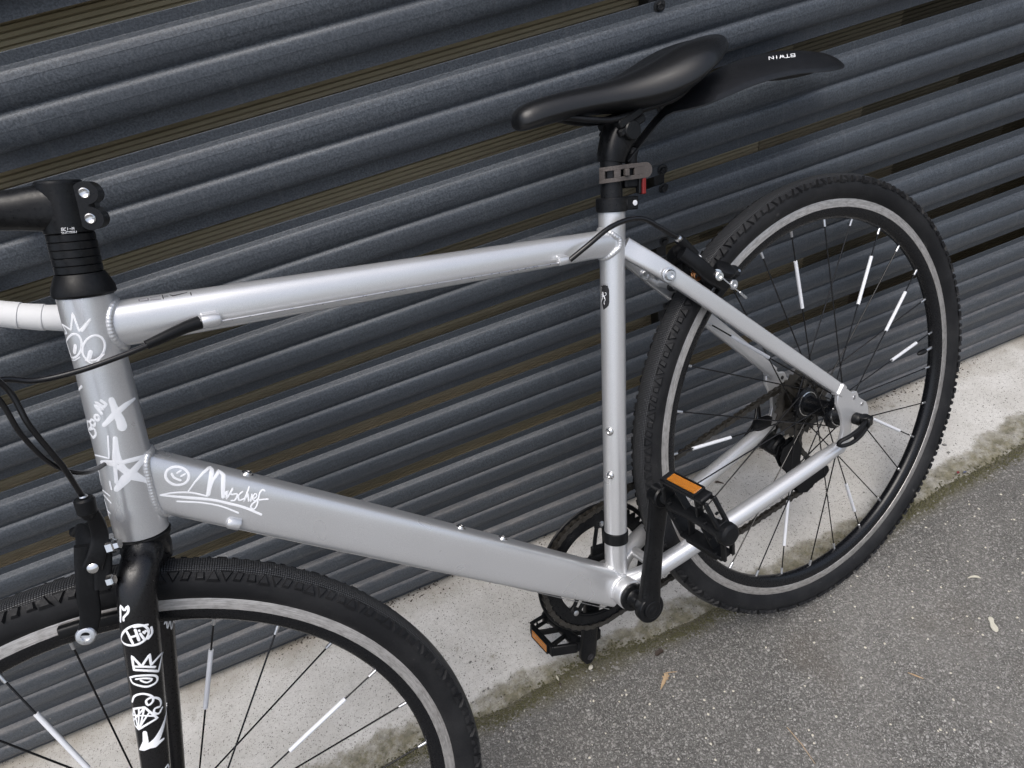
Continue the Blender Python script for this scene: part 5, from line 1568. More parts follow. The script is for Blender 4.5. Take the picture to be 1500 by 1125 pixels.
        (175, [[-8321,-167,7226],[-8311,-167,7219],[-8302,-167,7211],[-8292,-167,7204],[-8282,-167,7197],[-8272,-168,7189],[-8262,-168,7182],[-8252,-168,7175],[-8241,-168,7167],[-8231,-168,7160],[-8221,-168,7153],[-8211,-168,7145],[-8202,-168,7138],[-8187,-169,7127],[-8173,-169,7116],[-8160,-169,7105],[-8147,-169,7094],[-8135,-169,7083],[-8122,-169,7072],[-8111,-169,7062],[-8100,-169,7051],[-8089,-169,7041],[-8079,-169,7031],[-8069,-170,7020],[-8059,-170,7010],[-8049,-170,6999],[-8039,-170,6988],[-8030,-170,6977],[-8020,-170,6966],[-8011,-170,6954],[-8002,-170,6942],[-7994,-170,6930],[-7985,-170,6918],[-7977,-170,6905],[-7969,-171,6893],[-7961,-171,6880],[-7953,-171,6867],[-7945,-171,6855],[-7937,-171,6842],[-7929,-171,6829],[-7921,-171,6816]]),
    ],
    ('heart_doodle', 'fork', 'paint'): [
        (224, [[-9199,-514,6594],[-9192,-517,6608],[-9184,-519,6622],[-9176,-521,6636],[-9168,-523,6651],[-9161,-524,6665],[-9153,-524,6679],[-9146,-525,6692],[-9139,-525,6704],[-9128,-526,6724],[-9119,-527,6736],[-9114,-539,6721],[-9116,-544,6708],[-9116,-547,6697],[-9107,-554,6692],[-9088,-561,6704],[-9078,-562,6711],[-9067,-565,6716],[-9069,-568,6703],[-9073,-568,6694],[-9079,-569,6683],[-9085,-569,6674],[-9100,-567,6659],[-9109,-565,6654],[-9120,-561,6649],[-9130,-556,6643],[-9148,-549,6633],[-9157,-546,6623],[-9164,-545,6609],[-9167,-545,6604]]),
    ],
    ('greeting_doodle', 'fork', 'paint'): [
        (227, [[-9060,-581,6382],[-9069,-582,6373],[-9078,-583,6364],[-9088,-585,6357],[-9100,-585,6350],[-9109,-586,6347],[-9118,-587,6344],[-9127,-587,6343],[-9136,-587,6341],[-9146,-587,6340],[-9156,-586,6340],[-9165,-585,6340],[-9175,-584,6341],[-9185,-582,6342],[-9195,-580,6344],[-9205,-577,6346],[-9214,-574,6349],[-9223,-570,6352],[-9232,-566,6355],[-9240,-562,6359],[-9248,-556,6363],[-9259,-548,6369],[-9269,-537,6375],[-9277,-527,6382],[-9284,-514,6387],[-9289,-503,6394],[-9292,-489,6400],[-9293,-479,6407],[-9290,-476,6418],[-9282,-482,6432],[-9270,-495,6450],[-9258,-507,6466],[-9243,-519,6480],[-9228,-531,6494],[-9213,-542,6505],[-9202,-549,6512],[-9191,-555,6516],[-9180,-560,6521],[-9169,-566,6525],[-9158,-570,6527],[-9148,-574,6528],[-9137,-578,6528],[-9127,-580,6528],[-9117,-583,6526],[-9108,-585,6524],[-9099,-587,6521],[-9090,-588,6516],[-9082,-589,6511],[-9075,-589,6506],[-9069,-590,6499],[-9060,-590,6489],[-9054,-589,6477],[-9049,-588,6464],[-9046,-586,6451],[-9045,-584,6437],[-9045,-583,6423],[-9048,-581,6410],[-9052,-581,6398],[-9059,-581,6386],[-9060,-581,6382]]),
        (226, [[-9018,-572,6417],[-9025,-570,6396],[-9032,-569,6376],[-9042,-570,6359],[-9055,-574,6350],[-9063,-577,6347],[-9072,-578,6344],[-9081,-580,6341],[-9089,-582,6337]]),
        (202, [[-9124,-583,6512],[-9113,-585,6508],[-9103,-587,6505],[-9093,-588,6500],[-9083,-589,6496],[-9073,-590,6492],[-9063,-590,6487],[-9054,-589,6481],[-9044,-588,6476],[-9035,-586,6470],[-9026,-583,6464]]),
        (250, [[-9196,-556,6498],[-9197,-559,6484],[-9199,-561,6470],[-9200,-563,6457],[-9202,-565,6443],[-9204,-567,6429],[-9206,-568,6415],[-9208,-570,6401],[-9210,-571,6386],[-9211,-572,6372]]),
        (249, [[-9128,-584,6484],[-9131,-585,6470],[-9134,-585,6456],[-9137,-585,6443],[-9141,-586,6429],[-9144,-586,6415],[-9147,-586,6401],[-9151,-586,6387],[-9154,-586,6373]]),
        (226, [[-9205,-566,6432],[-9192,-571,6432],[-9179,-576,6431],[-9166,-580,6430],[-9154,-583,6428],[-9142,-585,6427]]),
        (226, [[-9113,-588,6427],[-9114,-588,6411],[-9115,-589,6396],[-9115,-589,6380],[-9116,-588,6364]]),
        (203, [[-9105,-589,6463],[-9106,-589,6453]]),
        (181, [[-9086,-589,6427],[-9087,-588,6415],[-9088,-588,6404],[-9076,-587,6414],[-9068,-587,6427],[-9065,-586,6412],[-9055,-584,6412],[-9048,-583,6422],[-9045,-583,6425]]),
    ],
    ('crown_doodle', 'fork', 'paint'): [
        (0, [[-9338,-557,6119,233],[-9333,-558,6133,233],[-9327,-558,6146,232],[-9322,-558,6160,232],[-9317,-558,6173,232],[-9311,-558,6187,232],[-9306,-558,6200,232],[-9300,-559,6214,231],[-9295,-559,6227,231],[-9289,-559,6241,231],[-9284,-559,6254,231],[-9282,-562,6241,231],[-9280,-565,6228,231],[-9279,-567,6215,231],[-9277,-570,6202,231],[-9276,-572,6188,231],[-9274,-573,6174,231],[-9273,-574,6160,231],[-9272,-576,6146,232],[-9271,-577,6132,232],[-9270,-578,6118,232],[-9258,-579,6126,232],[-9247,-580,6133,232],[-9236,-581,6140,231],[-9225,-581,6147,231],[-9213,-582,6154,231],[-9203,-582,6160,231],[-9192,-581,6167,231],[-9181,-581,6173,230],[-9170,-580,6179,230],[-9159,-579,6185,230],[-9165,-578,6170,230],[-9172,-577,6155,231],[-9178,-577,6140,231],[-9184,-576,6124,231],[-9190,-575,6109,232],[-9196,-575,6094,232],[-9202,-574,6078,232],[-9191,-572,6081,232],[-9181,-569,6084,232],[-9171,-566,6087,232],[-9161,-561,6088,232],[-9151,-556,6090,232],[-9141,-550,6091,232],[-9132,-543,6091,232],[-9123,-535,6091,232],[-9115,-523,6089,233],[-9107,-511,6086,233],[-9102,-489,6078,234],[-9321,368,5591,264],[-9106,-463,6056,235],[-9109,-484,6057,234],[-9115,-492,6051,234],[-9121,-500,6045,234],[-9128,-509,6039,234],[-9135,-514,6031,234],[-9142,-519,6023,234],[-9149,-523,6015,234],[-9157,-528,6007,234],[-9164,-532,5998,234],[-9172,-535,5989,234],[-9179,-538,5980,234],[-9187,-541,5971,234],[-9195,-544,5962,235],[-9201,-554,5976,234],[-9208,-560,5989,234],[-9215,-567,6002,234],[-9222,-571,6013,233],[-9230,-574,6024,233],[-9238,-577,6034,233],[-9247,-578,6043,233],[-9255,-580,6053,233],[-9264,-579,6061,233],[-9273,-579,6069,233],[-9281,-578,6078,233],[-9291,-576,6085,233],[-9300,-573,6092,233],[-9309,-571,6099,233],[-9319,-567,6106,233],[-9329,-562,6111,233],[-9340,-557,6117,233],[-9331,-558,6133,233],[-9322,-559,6149,232],[-9312,-564,6144,232],[-9302,-569,6138,232],[-9293,-572,6132,232],[-9283,-575,6126,232],[-9274,-577,6119,232],[-9265,-579,6113,232],[-9256,-579,6105,232],[-9247,-580,6098,232],[-9239,-580,6090,232],[-9230,-579,6081,232],[-9222,-578,6072,232],[-9214,-576,6063,232],[-9206,-572,6053,233],[-9199,-568,6043,233],[-9191,-563,6031,233]]),
        (211, [[-9411,-523,6050],[-9398,-535,6052],[-9388,-543,6054],[-9377,-549,6055],[-9366,-556,6055],[-9354,-561,6052],[-9339,-568,6047],[-9321,-573,6038],[-9310,-576,6032],[-9299,-577,6025],[-9288,-578,6016],[-9277,-579,6008],[-9267,-577,5998],[-9257,-576,5988],[-9249,-573,5978],[-9241,-570,5967],[-9232,-563,5948],[-9230,-558,5932],[-9231,-555,5917],[-9236,-554,5904],[-9243,-555,5895],[-9251,-557,5888],[-9259,-561,5884],[-9269,-565,5883],[-9281,-569,5884],[-9295,-574,5888],[-9310,-576,5892],[-9325,-577,5898],[-9338,-576,5906],[-9351,-575,5917],[-9365,-572,5931],[-9378,-568,5946],[-9392,-561,5961],[-9403,-553,5974],[-9412,-545,5984],[-9417,-539,5993],[-9420,-531,6009],[-9417,-528,6025],[-9416,-525,6033]]),
        (187, [[-9372,-559,6023],[-9361,-564,6019],[-9350,-569,6016],[-9339,-571,6012],[-9329,-574,6007],[-9319,-576,6002],[-9310,-577,5995],[-9300,-578,5987],[-9289,-578,5977],[-9280,-577,5966],[-9272,-575,5955],[-9266,-574,5946],[-9276,-575,5936],[-9286,-576,5936],[-9298,-577,5938],[-9309,-578,5941],[-9317,-577,5945],[-9328,-576,5958],[-9337,-575,5976],[-9345,-571,5993]]),
    ],
    ('swirl_doodle', 'fork', 'paint'): [
        (215, [[-9527,-503,5802],[-9508,-517,5827],[-9500,-521,5838],[-9481,-532,5857],[-9458,-546,5868],[-9445,-553,5870],[-9432,-559,5869],[-9419,-565,5867],[-9407,-568,5862],[-9397,-571,5856],[-9387,-574,5847],[-9378,-575,5836],[-9369,-576,5823],[-9362,-576,5809],[-9357,-574,5795],[-9354,-573,5783],[-9355,-572,5762],[-9363,-572,5744],[-9374,-572,5731],[-9390,-573,5723],[-9399,-574,5721],[-9409,-575,5720],[-9422,-574,5723],[-9425,-573,5737],[-9422,-573,5758],[-9414,-573,5774],[-9399,-574,5781],[-9390,-575,5782],[-9380,-576,5782],[-9371,-575,5779],[-9362,-574,5774],[-9355,-573,5767],[-9347,-569,5755],[-9339,-565,5742],[-9333,-560,5727],[-9329,-554,5711],[-9328,-550,5697],[-9333,-543,5667],[-9339,-542,5653],[-9345,-543,5641],[-9352,-545,5632],[-9364,-551,5626],[-9377,-561,5638],[-9385,-564,5644],[-9398,-569,5649],[-9410,-571,5642],[-9420,-571,5629],[-9424,-571,5616],[-9421,-569,5600],[-9414,-564,5582],[-9403,-558,5572],[-9390,-552,5574],[-9382,-549,5579],[-9374,-545,5585],[-9366,-540,5589],[-9359,-535,5593]]),
    ],
    ('diamond_doodle', 'fork', 'paint'): [
        (218, [[-9555,-506,5730],[-9540,-523,5735],[-9526,-536,5737],[-9513,-544,5737],[-9501,-552,5736],[-9490,-557,5733],[-9479,-562,5730],[-9468,-566,5727],[-9458,-569,5722],[-9455,-570,5709],[-9452,-572,5695],[-9450,-572,5680],[-9448,-573,5666],[-9445,-573,5651],[-9443,-573,5636],[-9441,-573,5621],[-9439,-571,5605],[-9438,-570,5589],[-9436,-569,5573],[-9435,-566,5556],[-9433,-563,5539],[-9443,-566,5542],[-9454,-569,5544],[-9464,-570,5545],[-9475,-572,5546],[-9486,-572,5547],[-9497,-571,5547],[-9508,-570,5546],[-9520,-569,5546],[-9532,-567,5545],[-9543,-564,5543],[-9555,-562,5542],[-9568,-557,5539],[-9580,-552,5536],[-9594,-546,5533],[-9607,-538,5528],[-9622,-528,5522],[-9624,-521,5532],[-9627,-514,5543],[-9631,-502,5550],[-9637,-488,5556],[-9600,-472,5657],[-9587,-485,5678],[-9576,-495,5697],[-9565,-500,5714],[-9555,-506,5730]]),
        (170, [[-9550,-513,5732],[-9553,-514,5724],[-9556,-515,5716],[-9558,-515,5708],[-9561,-516,5699],[-9564,-516,5691],[-9567,-517,5682],[-9570,-517,5674],[-9573,-518,5666],[-9576,-518,5657],[-9579,-519,5649],[-9582,-519,5640],[-9585,-520,5632],[-9588,-520,5623],[-9591,-521,5615],[-9594,-521,5607],[-9597,-522,5598],[-9600,-522,5590],[-9603,-523,5581],[-9606,-523,5573],[-9609,-524,5564],[-9612,-524,5556],[-9615,-524,5547],[-9618,-525,5539],[-9621,-525,5530]]),
        (169, [[-9499,-553,5740],[-9504,-552,5732],[-9508,-551,5723],[-9513,-550,5715],[-9518,-549,5707],[-9522,-549,5699],[-9527,-548,5690],[-9532,-547,5682],[-9536,-546,5674],[-9541,-545,5665],[-9546,-544,5657],[-9550,-543,5649],[-9555,-543,5640],[-9560,-542,5632],[-9564,-541,5624],[-9569,-540,5615],[-9574,-539,5607],[-9578,-538,5599],[-9583,-537,5590],[-9588,-536,5582],[-9593,-536,5574],[-9597,-535,5565],[-9602,-534,5557],[-9607,-532,5548],[-9612,-531,5539],[-9617,-529,5530]]),
        (169, [[-9460,-568,5718],[-9465,-568,5711],[-9471,-567,5704],[-9476,-567,5698],[-9481,-566,5691],[-9487,-565,5684],[-9492,-565,5677],[-9498,-564,5670],[-9503,-563,5663],[-9509,-562,5656],[-9514,-561,5648],[-9520,-560,5641],[-9526,-559,5634],[-9531,-558,5627],[-9537,-557,5619],[-9542,-556,5612],[-9548,-554,5605],[-9554,-553,5598],[-9559,-552,5590],[-9565,-551,5583],[-9571,-549,5575],[-9577,-548,5568],[-9582,-546,5560],[-9588,-544,5552],[-9594,-542,5544],[-9600,-541,5537],[-9606,-539,5529]]),
        (169, [[-9593,-490,5661],[-9583,-504,5665],[-9574,-517,5668],[-9566,-525,5667],[-9558,-532,5667],[-9551,-538,5666],[-9544,-543,5664],[-9538,-548,5662],[-9531,-553,5659],[-9525,-556,5656],[-9519,-559,5653],[-9513,-562,5649],[-9507,-564,5646],[-9501,-566,5641],[-9496,-567,5637],[-9490,-569,5633],[-9485,-570,5629],[-9479,-571,5624],[-9474,-572,5619],[-9469,-572,5614],[-9464,-572,5609],[-9458,-573,5604],[-9453,-573,5599],[-9449,-572,5593],[-9444,-571,5587],[-9439,-570,5581]]),
        (169, [[-9622,-475,5602],[-9609,-494,5617],[-9599,-504,5627],[-9589,-514,5636],[-9580,-520,5643],[-9571,-526,5649],[-9563,-532,5656],[-9555,-537,5662],[-9547,-541,5667],[-9539,-544,5672],[-9532,-548,5677],[-9524,-552,5682],[-9516,-554,5687],[-9509,-556,5691],[-9502,-559,5695],[-9495,-561,5699],[-9488,-563,5704],[-9480,-565,5708],[-9474,-566,5711],[-9467,-567,5715],[-9460,-568,5718]]),
        (169, [[-9455,-572,5647],[-9462,-572,5642],[-9468,-572,5638],[-9475,-571,5634],[-9482,-571,5630],[-9488,-570,5625],[-9495,-569,5621],[-9502,-568,5616],[-9509,-566,5611],[-9516,-565,5607],[-9523,-564,5602],[-9529,-563,5597],[-9537,-561,5592],[-9544,-559,5587],[-9551,-557,5582],[-9558,-555,5576],[-9565,-553,5571],[-9572,-551,5566],[-9580,-548,5560],[-9588,-544,5553],[-9595,-541,5547],[-9603,-537,5541],[-9611,-534,5535]]),
    ],
    ('arrow_doodle', 'fork', 'paint'): [
        (0, [[-9591,395,5002,165],[-9606,397,4978,193],[-9358,-452,5511,194],[-9365,-468,5501,217],[-9373,-482,5489,241],[-9384,-492,5475,266],[-9395,-505,5464,294],[-9408,-514,5450,324],[-9422,-525,5437,357],[-9437,-533,5423,392],[-9453,-541,5409,427],[-9469,-548,5395,460],[-9485,-553,5383,491],[-9499,-558,5373,523],[-9514,-561,5362,556],[-9529,-564,5352,588],[-9543,-566,5344,615],[-9558,-567,5337,634],[-9574,-569,5332,642],[-9590,-568,5328,637],[-9608,-567,5326,623],[-9627,-564,5324,600],[-9645,-560,5323,571],[-9662,-554,5321,536],[-9676,-548,5319,497],[-9688,-541,5316,451],[-9704,-531,5314,336],[-9717,-518,5312,210],[-9726,-510,5309,150]]),
        (0, [[-9588,-559,5475,392],[-9596,-559,5458,417],[-9603,-558,5442,442],[-9610,-558,5426,467],[-9618,-557,5410,492],[-9625,-557,5394,518],[-9633,-557,5378,543],[-9646,-553,5369,494],[-9658,-549,5360,446],[-9672,-543,5350,397],[-9685,-537,5339,348],[-9699,-530,5328,299],[-9714,-520,5315,249]]),
        (0, [[-9512,-542,5287,248],[-9522,-549,5290,283],[-9532,-555,5294,318],[-9543,-559,5295,353],[-9554,-563,5297,389],[-9565,-566,5297,424],[-9577,-567,5297,460],[-9589,-568,5297,495],[-9600,-568,5302,470],[-9611,-567,5306,446],[-9622,-566,5311,421],[-9634,-563,5314,396],[-9646,-560,5317,372],[-9658,-556,5319,347],[-9671,-550,5320,323],[-9685,-543,5320,298],[-9699,-534,5319,274],[-9714,-520,5315,249]]),
        (203, [[-9652,-541,4987],[-9639,-532,4991],[-9627,-522,4993],[-9633,-514,4971],[-9638,-507,4949]]),
    ],
    ('scratch_doodle', 'fork', 'paint'): [
        (155, [[-9145,359,5879],[-9137,360,5887],[-9128,360,5897],[-9120,361,5908],[-9112,362,5916],[-9107,363,5920],[-9109,364,5906],[-9114,365,5896],[-9118,365,5886],[-9124,366,5874],[-9129,366,5862],[-9135,367,5849],[-9140,367,5837],[-9144,368,5828],[-9148,368,5818],[-9151,370,5808],[-9135,374,5821],[-9128,376,5829],[-9121,377,5837],[-9114,378,5845],[-9108,380,5853],[-9097,383,5864],[-9092,386,5866],[-9094,389,5856],[-9102,390,5837],[-9107,391,5825],[-9112,391,5813],[-9118,392,5802],[-9123,392,5790],[-9131,394,5771],[-9133,396,5761],[-9120,402,5773],[-9114,405,5781],[-9108,408,5787],[-9102,411,5794],[-9097,415,5801],[-9087,421,5811],[-9081,430,5813],[-9083,448,5794],[-9088,462,5775],[-9096,483,5751]]),
    ],
    ('lettering', 'mudguard', 'paint'): [
        (118, [[550,-131,8640],[523,-154,8632],[499,-174,8623],[478,-193,8614],[461,-194,8618],[444,-194,8621],[428,-195,8625],[411,-196,8628],[408,-189,8635],[446,-170,8640],[461,-169,8637],[477,-168,8634],[493,-167,8630],[510,-165,8627]]),
        (118, [[446,-170,8640],[445,-158,8649],[477,-139,8655],[494,-138,8651],[513,-136,8647],[532,-133,8644],[550,-131,8640]]),
        (117, [[378,-197,8636],[362,-198,8639],[347,-198,8642],[333,-198,8645],[319,-198,8648],[304,-197,8651]]),
        (117, [[340,-198,8644],[359,-182,8653],[382,-162,8661],[404,-143,8670]]),
        (116, [[284,-197,8656],[297,-181,8666],[312,-163,8676],[326,-145,8687],[304,-159,8681],[282,-173,8675],[259,-187,8669],[270,-173,8677],[280,-158,8686],[291,-144,8694],[264,-161,8686],[238,-179,8679],[213,-195,8671]]),
        (115, [[219,-141,8710],[198,-159,8701],[179,-176,8692],[160,-192,8683]]),
        (115, [[167,-136,8721],[146,-155,8712],[127,-172,8703],[108,-188,8694],[107,-179,8701],[105,-170,8708],[104,-160,8715],[103,-151,8722],[102,-141,8729],[103,-129,8735],[81,-149,8727],[62,-166,8718],[43,-182,8708]]),
    ],
    ('size_print', 'stem', 'paint'): [
        (37, [[-7902,-190,9797],[-7909,-189,9799],[-7916,-188,9801],[-7920,-187,9792],[-7914,-189,9790],[-7907,-190,9788],[-7912,-190,9780],[-7918,-188,9782],[-7925,-187,9784]]),
        (37, [[-7884,-192,9792],[-7891,-191,9793],[-7897,-191,9795],[-7900,-191,9790],[-7904,-190,9784],[-7907,-190,9778],[-7900,-191,9776],[-7894,-191,9774]]),
        (37, [[-7882,-192,9771],[-7879,-192,9776],[-7876,-192,9782],[-7873,-192,9788]]),
        (37, [[-7865,-191,9775],[-7854,-190,9772]]),
        (37, [[-7853,-189,9762],[-7850,-188,9767],[-7847,-188,9773],[-7843,-188,9779],[-7843,-187,9773],[-7843,-187,9767],[-7837,-186,9771],[-7831,-185,9775],[-7834,-185,9769],[-7837,-186,9763],[-7840,-186,9758]]),
        (37, [[-7931,-186,9773],[-7925,-188,9771],[-7919,-189,9769],[-7924,-186,9761],[-7933,-184,9763]]),
        (37, [[-7920,-183,9756],[-7917,-190,9762],[-7914,-190,9768]]),
        (37, [[-7908,-184,9752],[-7904,-191,9758],[-7901,-191,9764]]),
        (37, [[-7919,-187,9759],[-7912,-188,9757],[-7906,-189,9755]]),
        (37, [[-7883,-192,9759],[-7890,-192,9761],[-7896,-191,9763],[-7901,-189,9754],[-7894,-190,9752],[-7888,-190,9750]]),
        (37, [[-7878,-191,9757],[-7872,-191,9755],[-7866,-190,9754]]),
        (37, [[-7872,-191,9755],[-7875,-191,9750],[-7879,-185,9744]]),
        (37, [[-7868,-184,9740],[-7864,-190,9746],[-7861,-190,9752],[-7855,-188,9750],[-7848,-187,9748],[-7851,-187,9742],[-7855,-182,9736]]),
        (37, [[-7866,-189,9743],[-7859,-187,9741],[-7853,-186,9739]]),
        (37, [[-7850,-181,9735],[-7847,-186,9741],[-7843,-186,9747]]),
        (37, [[-7838,-177,9731],[-7834,-183,9737],[-7831,-182,9743]]),
        (37, [[-7848,-185,9738],[-7842,-183,9736],[-7836,-181,9734]]),
    ],
    ('tube_print', 'frame', 'ink2'): [
        (132, [[-7697,-69,9038],[-7700,-96,9025],[-7688,-97,9022],[-7677,-98,9018],[-7665,-99,9014],[-7654,-99,9010],[-7642,-100,9006],[-7631,-101,9003],[-7627,-66,9019],[-7638,-66,9022],[-7649,-66,9025],[-7660,-67,9028],[-7671,-67,9031],[-7682,-67,9034],[-7693,-67,9037]]),
        (99, [[-7609,-66,9014],[-7599,-65,9011],[-7588,-64,9008],[-7577,-63,9005],[-7566,-61,9003],[-7555,-60,9000],[-7544,-59,8997],[-7534,-58,8995]]),
        (115, [[-7613,-101,8997],[-7602,-101,8994],[-7592,-102,8990],[-7581,-102,8987],[-7570,-103,8983],[-7560,-104,8980],[-7549,-104,8976],[-7538,-105,8972]]),
        (58, [[-7505,-73,8982],[-7493,-73,8978],[-7481,-73,8975],[-7469,-73,8971]]),
        (59, [[-7454,10,8978],[-7443,11,8974],[-7431,12,8971],[-7419,13,8968],[-7408,14,8964],[-7396,14,8961],[-7385,15,8958],[-7373,16,8954],[-7361,17,8951],[-7350,18,8948],[-7338,19,8944],[-7326,19,8941],[-7314,20,8937]]),
    ],
    ('tube_print', 'frame', 'ink'): [
        (74, [[-7512,-43,8991],[-7514,-75,8983],[-7516,-94,8974],[-7518,-109,8963]]),
        (58, [[-7510,-89,8975],[-7498,-89,8971],[-7486,-89,8968],[-7474,-90,8964]]),
        (0, [[-7455,-68,8969,66],[-7446,-80,8961,116],[-7436,-90,8953,165],[-7424,-88,8950,155],[-7413,-87,8948,145],[-7401,-85,8946,135],[-7389,-84,8943,126],[-7377,-82,8941,116],[-7366,-80,8938,106],[-7354,-79,8936,96],[-7342,-77,8933,86],[-7330,-75,8930,76],[-7318,-72,8928,66]]),
        (82, [[-7292,-80,8917],[-7295,-99,8907],[-7298,-112,8897]]),
    ],
    ('shield_sticker', 'frame', 'ink'): [
        (121, [[-3088,27,7023],[-3089,-11,7028],[-3084,-39,7029],[-3076,-62,7028],[-3066,-82,7026]]),
        (0, [[-3096,-43,6987,1246],[-3102,-44,6969,1246],[-3108,-44,6951,1247],[-3113,-44,6933,1247],[-3119,-45,6915,1248],[-3125,-45,6898,1248],[-3131,-44,6880,1249],[-3137,-44,6862,1249],[-3143,-44,6844,1250],[-3148,-43,6828,1155],[-3154,-42,6812,1061],[-3164,-34,6787,683],[-3174,-25,6763,258],[-3179,-22,6750,30]]),
    ],
    ('shield_sticker', 'frame', 'ink2'): [
        (45, [[-3081,26,7046],[-3082,-6,7050],[-3078,-31,7052],[-3072,-51,7051],[-3065,-69,7050],[-3056,-85,7048]]),
        (38, [[-3098,21,6997],[-3097,-16,7001],[-3091,-44,7002]]),
    ],
    ('lion_emblem', 'frame', 'paint'): [
        (0, [[-3112,-12,6956,136],[-3120,-16,6933,197],[-3129,-11,6906,167]]),
        (68, [[-3106,-48,6952],[-3101,-64,6948],[-3105,-66,6932],[-3113,-57,6922],[-3120,-42,6916],[-3126,-36,6902],[-3131,-36,6887],[-3130,-50,6876],[-3135,-49,6862],[-3144,-36,6849],[-3149,-33,6835],[-3153,-37,6820],[-3154,-38,6816]]),
        (61, [[-3129,18,6902],[-3127,-11,6911]]),
        (68, [[-3129,-13,6906],[-3135,-7,6888],[-3141,0,6870],[-3146,10,6853],[-3151,21,6836]]),
        (61, [[-3120,17,6932],[-3121,-11,6929]]),
        (121, [[-3124,-26,6915],[-3128,-45,6887]]),
    ],
}

def lay_stroke(mb, target, pts, width):
    """a painted stroke laid on the surface of the target: 5 points across, snapped to it"""
    P = [Vector(p[:3]) * 1e-4 for p in pts]
    W = [(width if width else p[3]) * 1e-5 for p in pts]
    n = len(P)
    inv = target.matrix_basis.inverted() if target.parent is bike else Matrix.Identity(4)
    def snap(q):
        ok, loc, nor, _ = target.closest_point_on_mesh(inv @ q)
        return (target.matrix_basis @ loc if target.parent is bike else loc), (target.matrix_basis.to_3x3() @ nor)
    rows = []
    K = 4
    # round the two ends off
    ext = []
    for i in range(n):
        t = (P[min(i + 1, n - 1)] - P[max(i - 1, 0)]).normalized()
        loc, nor = snap(P[i])
        side = nor.cross(t).normalized()
        ext.append((P[i], t, side, W[i] / 2))
    seq = []
    p, t, sd_, h = ext[0]
    seq += [(p - t * h * .9, sd_, h * .35), (p - t * h * .5, sd_, h * .8)]
    seq += [(p, sd_, h) for p, t, sd_, h in ext]
    p, t, sd_, h = ext[-1]
    seq += [(p + t * h * .5, sd_, h * .8), (p + t * h * .9, sd_, h * .35)]
    o = len(mb.v)
    for p, sd_, h in seq:
        for k in range(K + 1):
            q = p + sd_ * h * (2 * k / K - 1)
            loc, nor = snap(q)
            edge = LIFT[0] * .6 if k in (0, K) else LIFT[0]
            mb.v.append(tuple(loc + nor * edge))
    for i in range(len(seq) - 1):
        for k in range(K):
            a = o + i * (K + 1) + k
            mb.f.append((a, a + 1, a + K + 2, a + K + 1))
LIFT = [.00022]
TG = {'frame': frame, 'fork': fork, 'mudguard': mud, 'stem': stem}
LB = {'face_doodle': 'white marker drawing of two eyes under spiky hair', 'star_doodle': 'white marker star', 'cross_doodle': 'thick white marker cross', 'word_doodle': 'white marker word Boom',
      'smiley_doodle': 'white marker smiling face in a ring', 'signature_doodle': 'white marker word Mischief with two underlines', 'heart_doodle': 'white marker heart', 'greeting_doodle': 'white marker word Hi in a ring',
      'crown_doodle': 'white marker crown', 'diamond_doodle': 'white marker diamond', 'arrow_doodle': 'white marker arrow', 'shield_sticker': 'black shield sticker', 'lion_emblem': 'white lion on the shield sticker'}
lift_n = 0
for (name, tgt, mat), strokes in DOODLES.items():
    m_ = MB()
    for i, (wd, pts) in enumerate(strokes):
        LIFT[0] = .00032 + .00004 * (i % 8) + (.0004 if name == 'lion_emblem' else 0)
        lay_stroke(m_, TG[tgt], pts, wd)
    me = bpy.data.meshes.new(name)
    me.from_pydata(m_.v, [], m_.f)
    me.materials.append(M[mat])
    me.polygons.foreach_set('use_smooth', [True] * len(me.polygons))
    ob = bpy.data.objects.new(name, me); COL.objects.link(ob); ob.parent = TG[tgt]
    if name in LB and mat != 'ink2': ob['label'] = LB[name]

# ------------------------------------------------------------------ litter on the ground
def leafmat(name, c1, c2, tr=.0):
    k = NM(name, rough=.7, spec=.3)
    k.inp('Base Color', k.mix(k.noise(k.co(), 320, 4, .7), c1, c2))
    return k.m
ML = dict(pale=leafmat('dry_pale_leaf', (.42, .40, .33), (.62, .60, .52)), tan=leafmat('dry_tan_leaf', (.30, .20, .11), (.52, .40, .26)), dark=leafmat('rotten_dark_leaf', (.030, .022, .018), (.08, .06, .05)),
          red=leafmat('red_chip', (.16, .02, .03), (.28, .04, .05)), blue=leafmat('blue_grey_chip', (.06, .07, .12), (.12, .13, .19)), stone=leafmat('grey_stone', (.11, .11, .105), (.25, .245, .235)), pstone=leafmat('pale_stone', (.45, .42, .34), (.68, .65, .56)),
          moss=leafmat('damp_moss', (.040, .039, .020), (.125, .120, .062)), grit=leafmat('road_grit', (.07, .068, .064), (.40, .39, .37)))
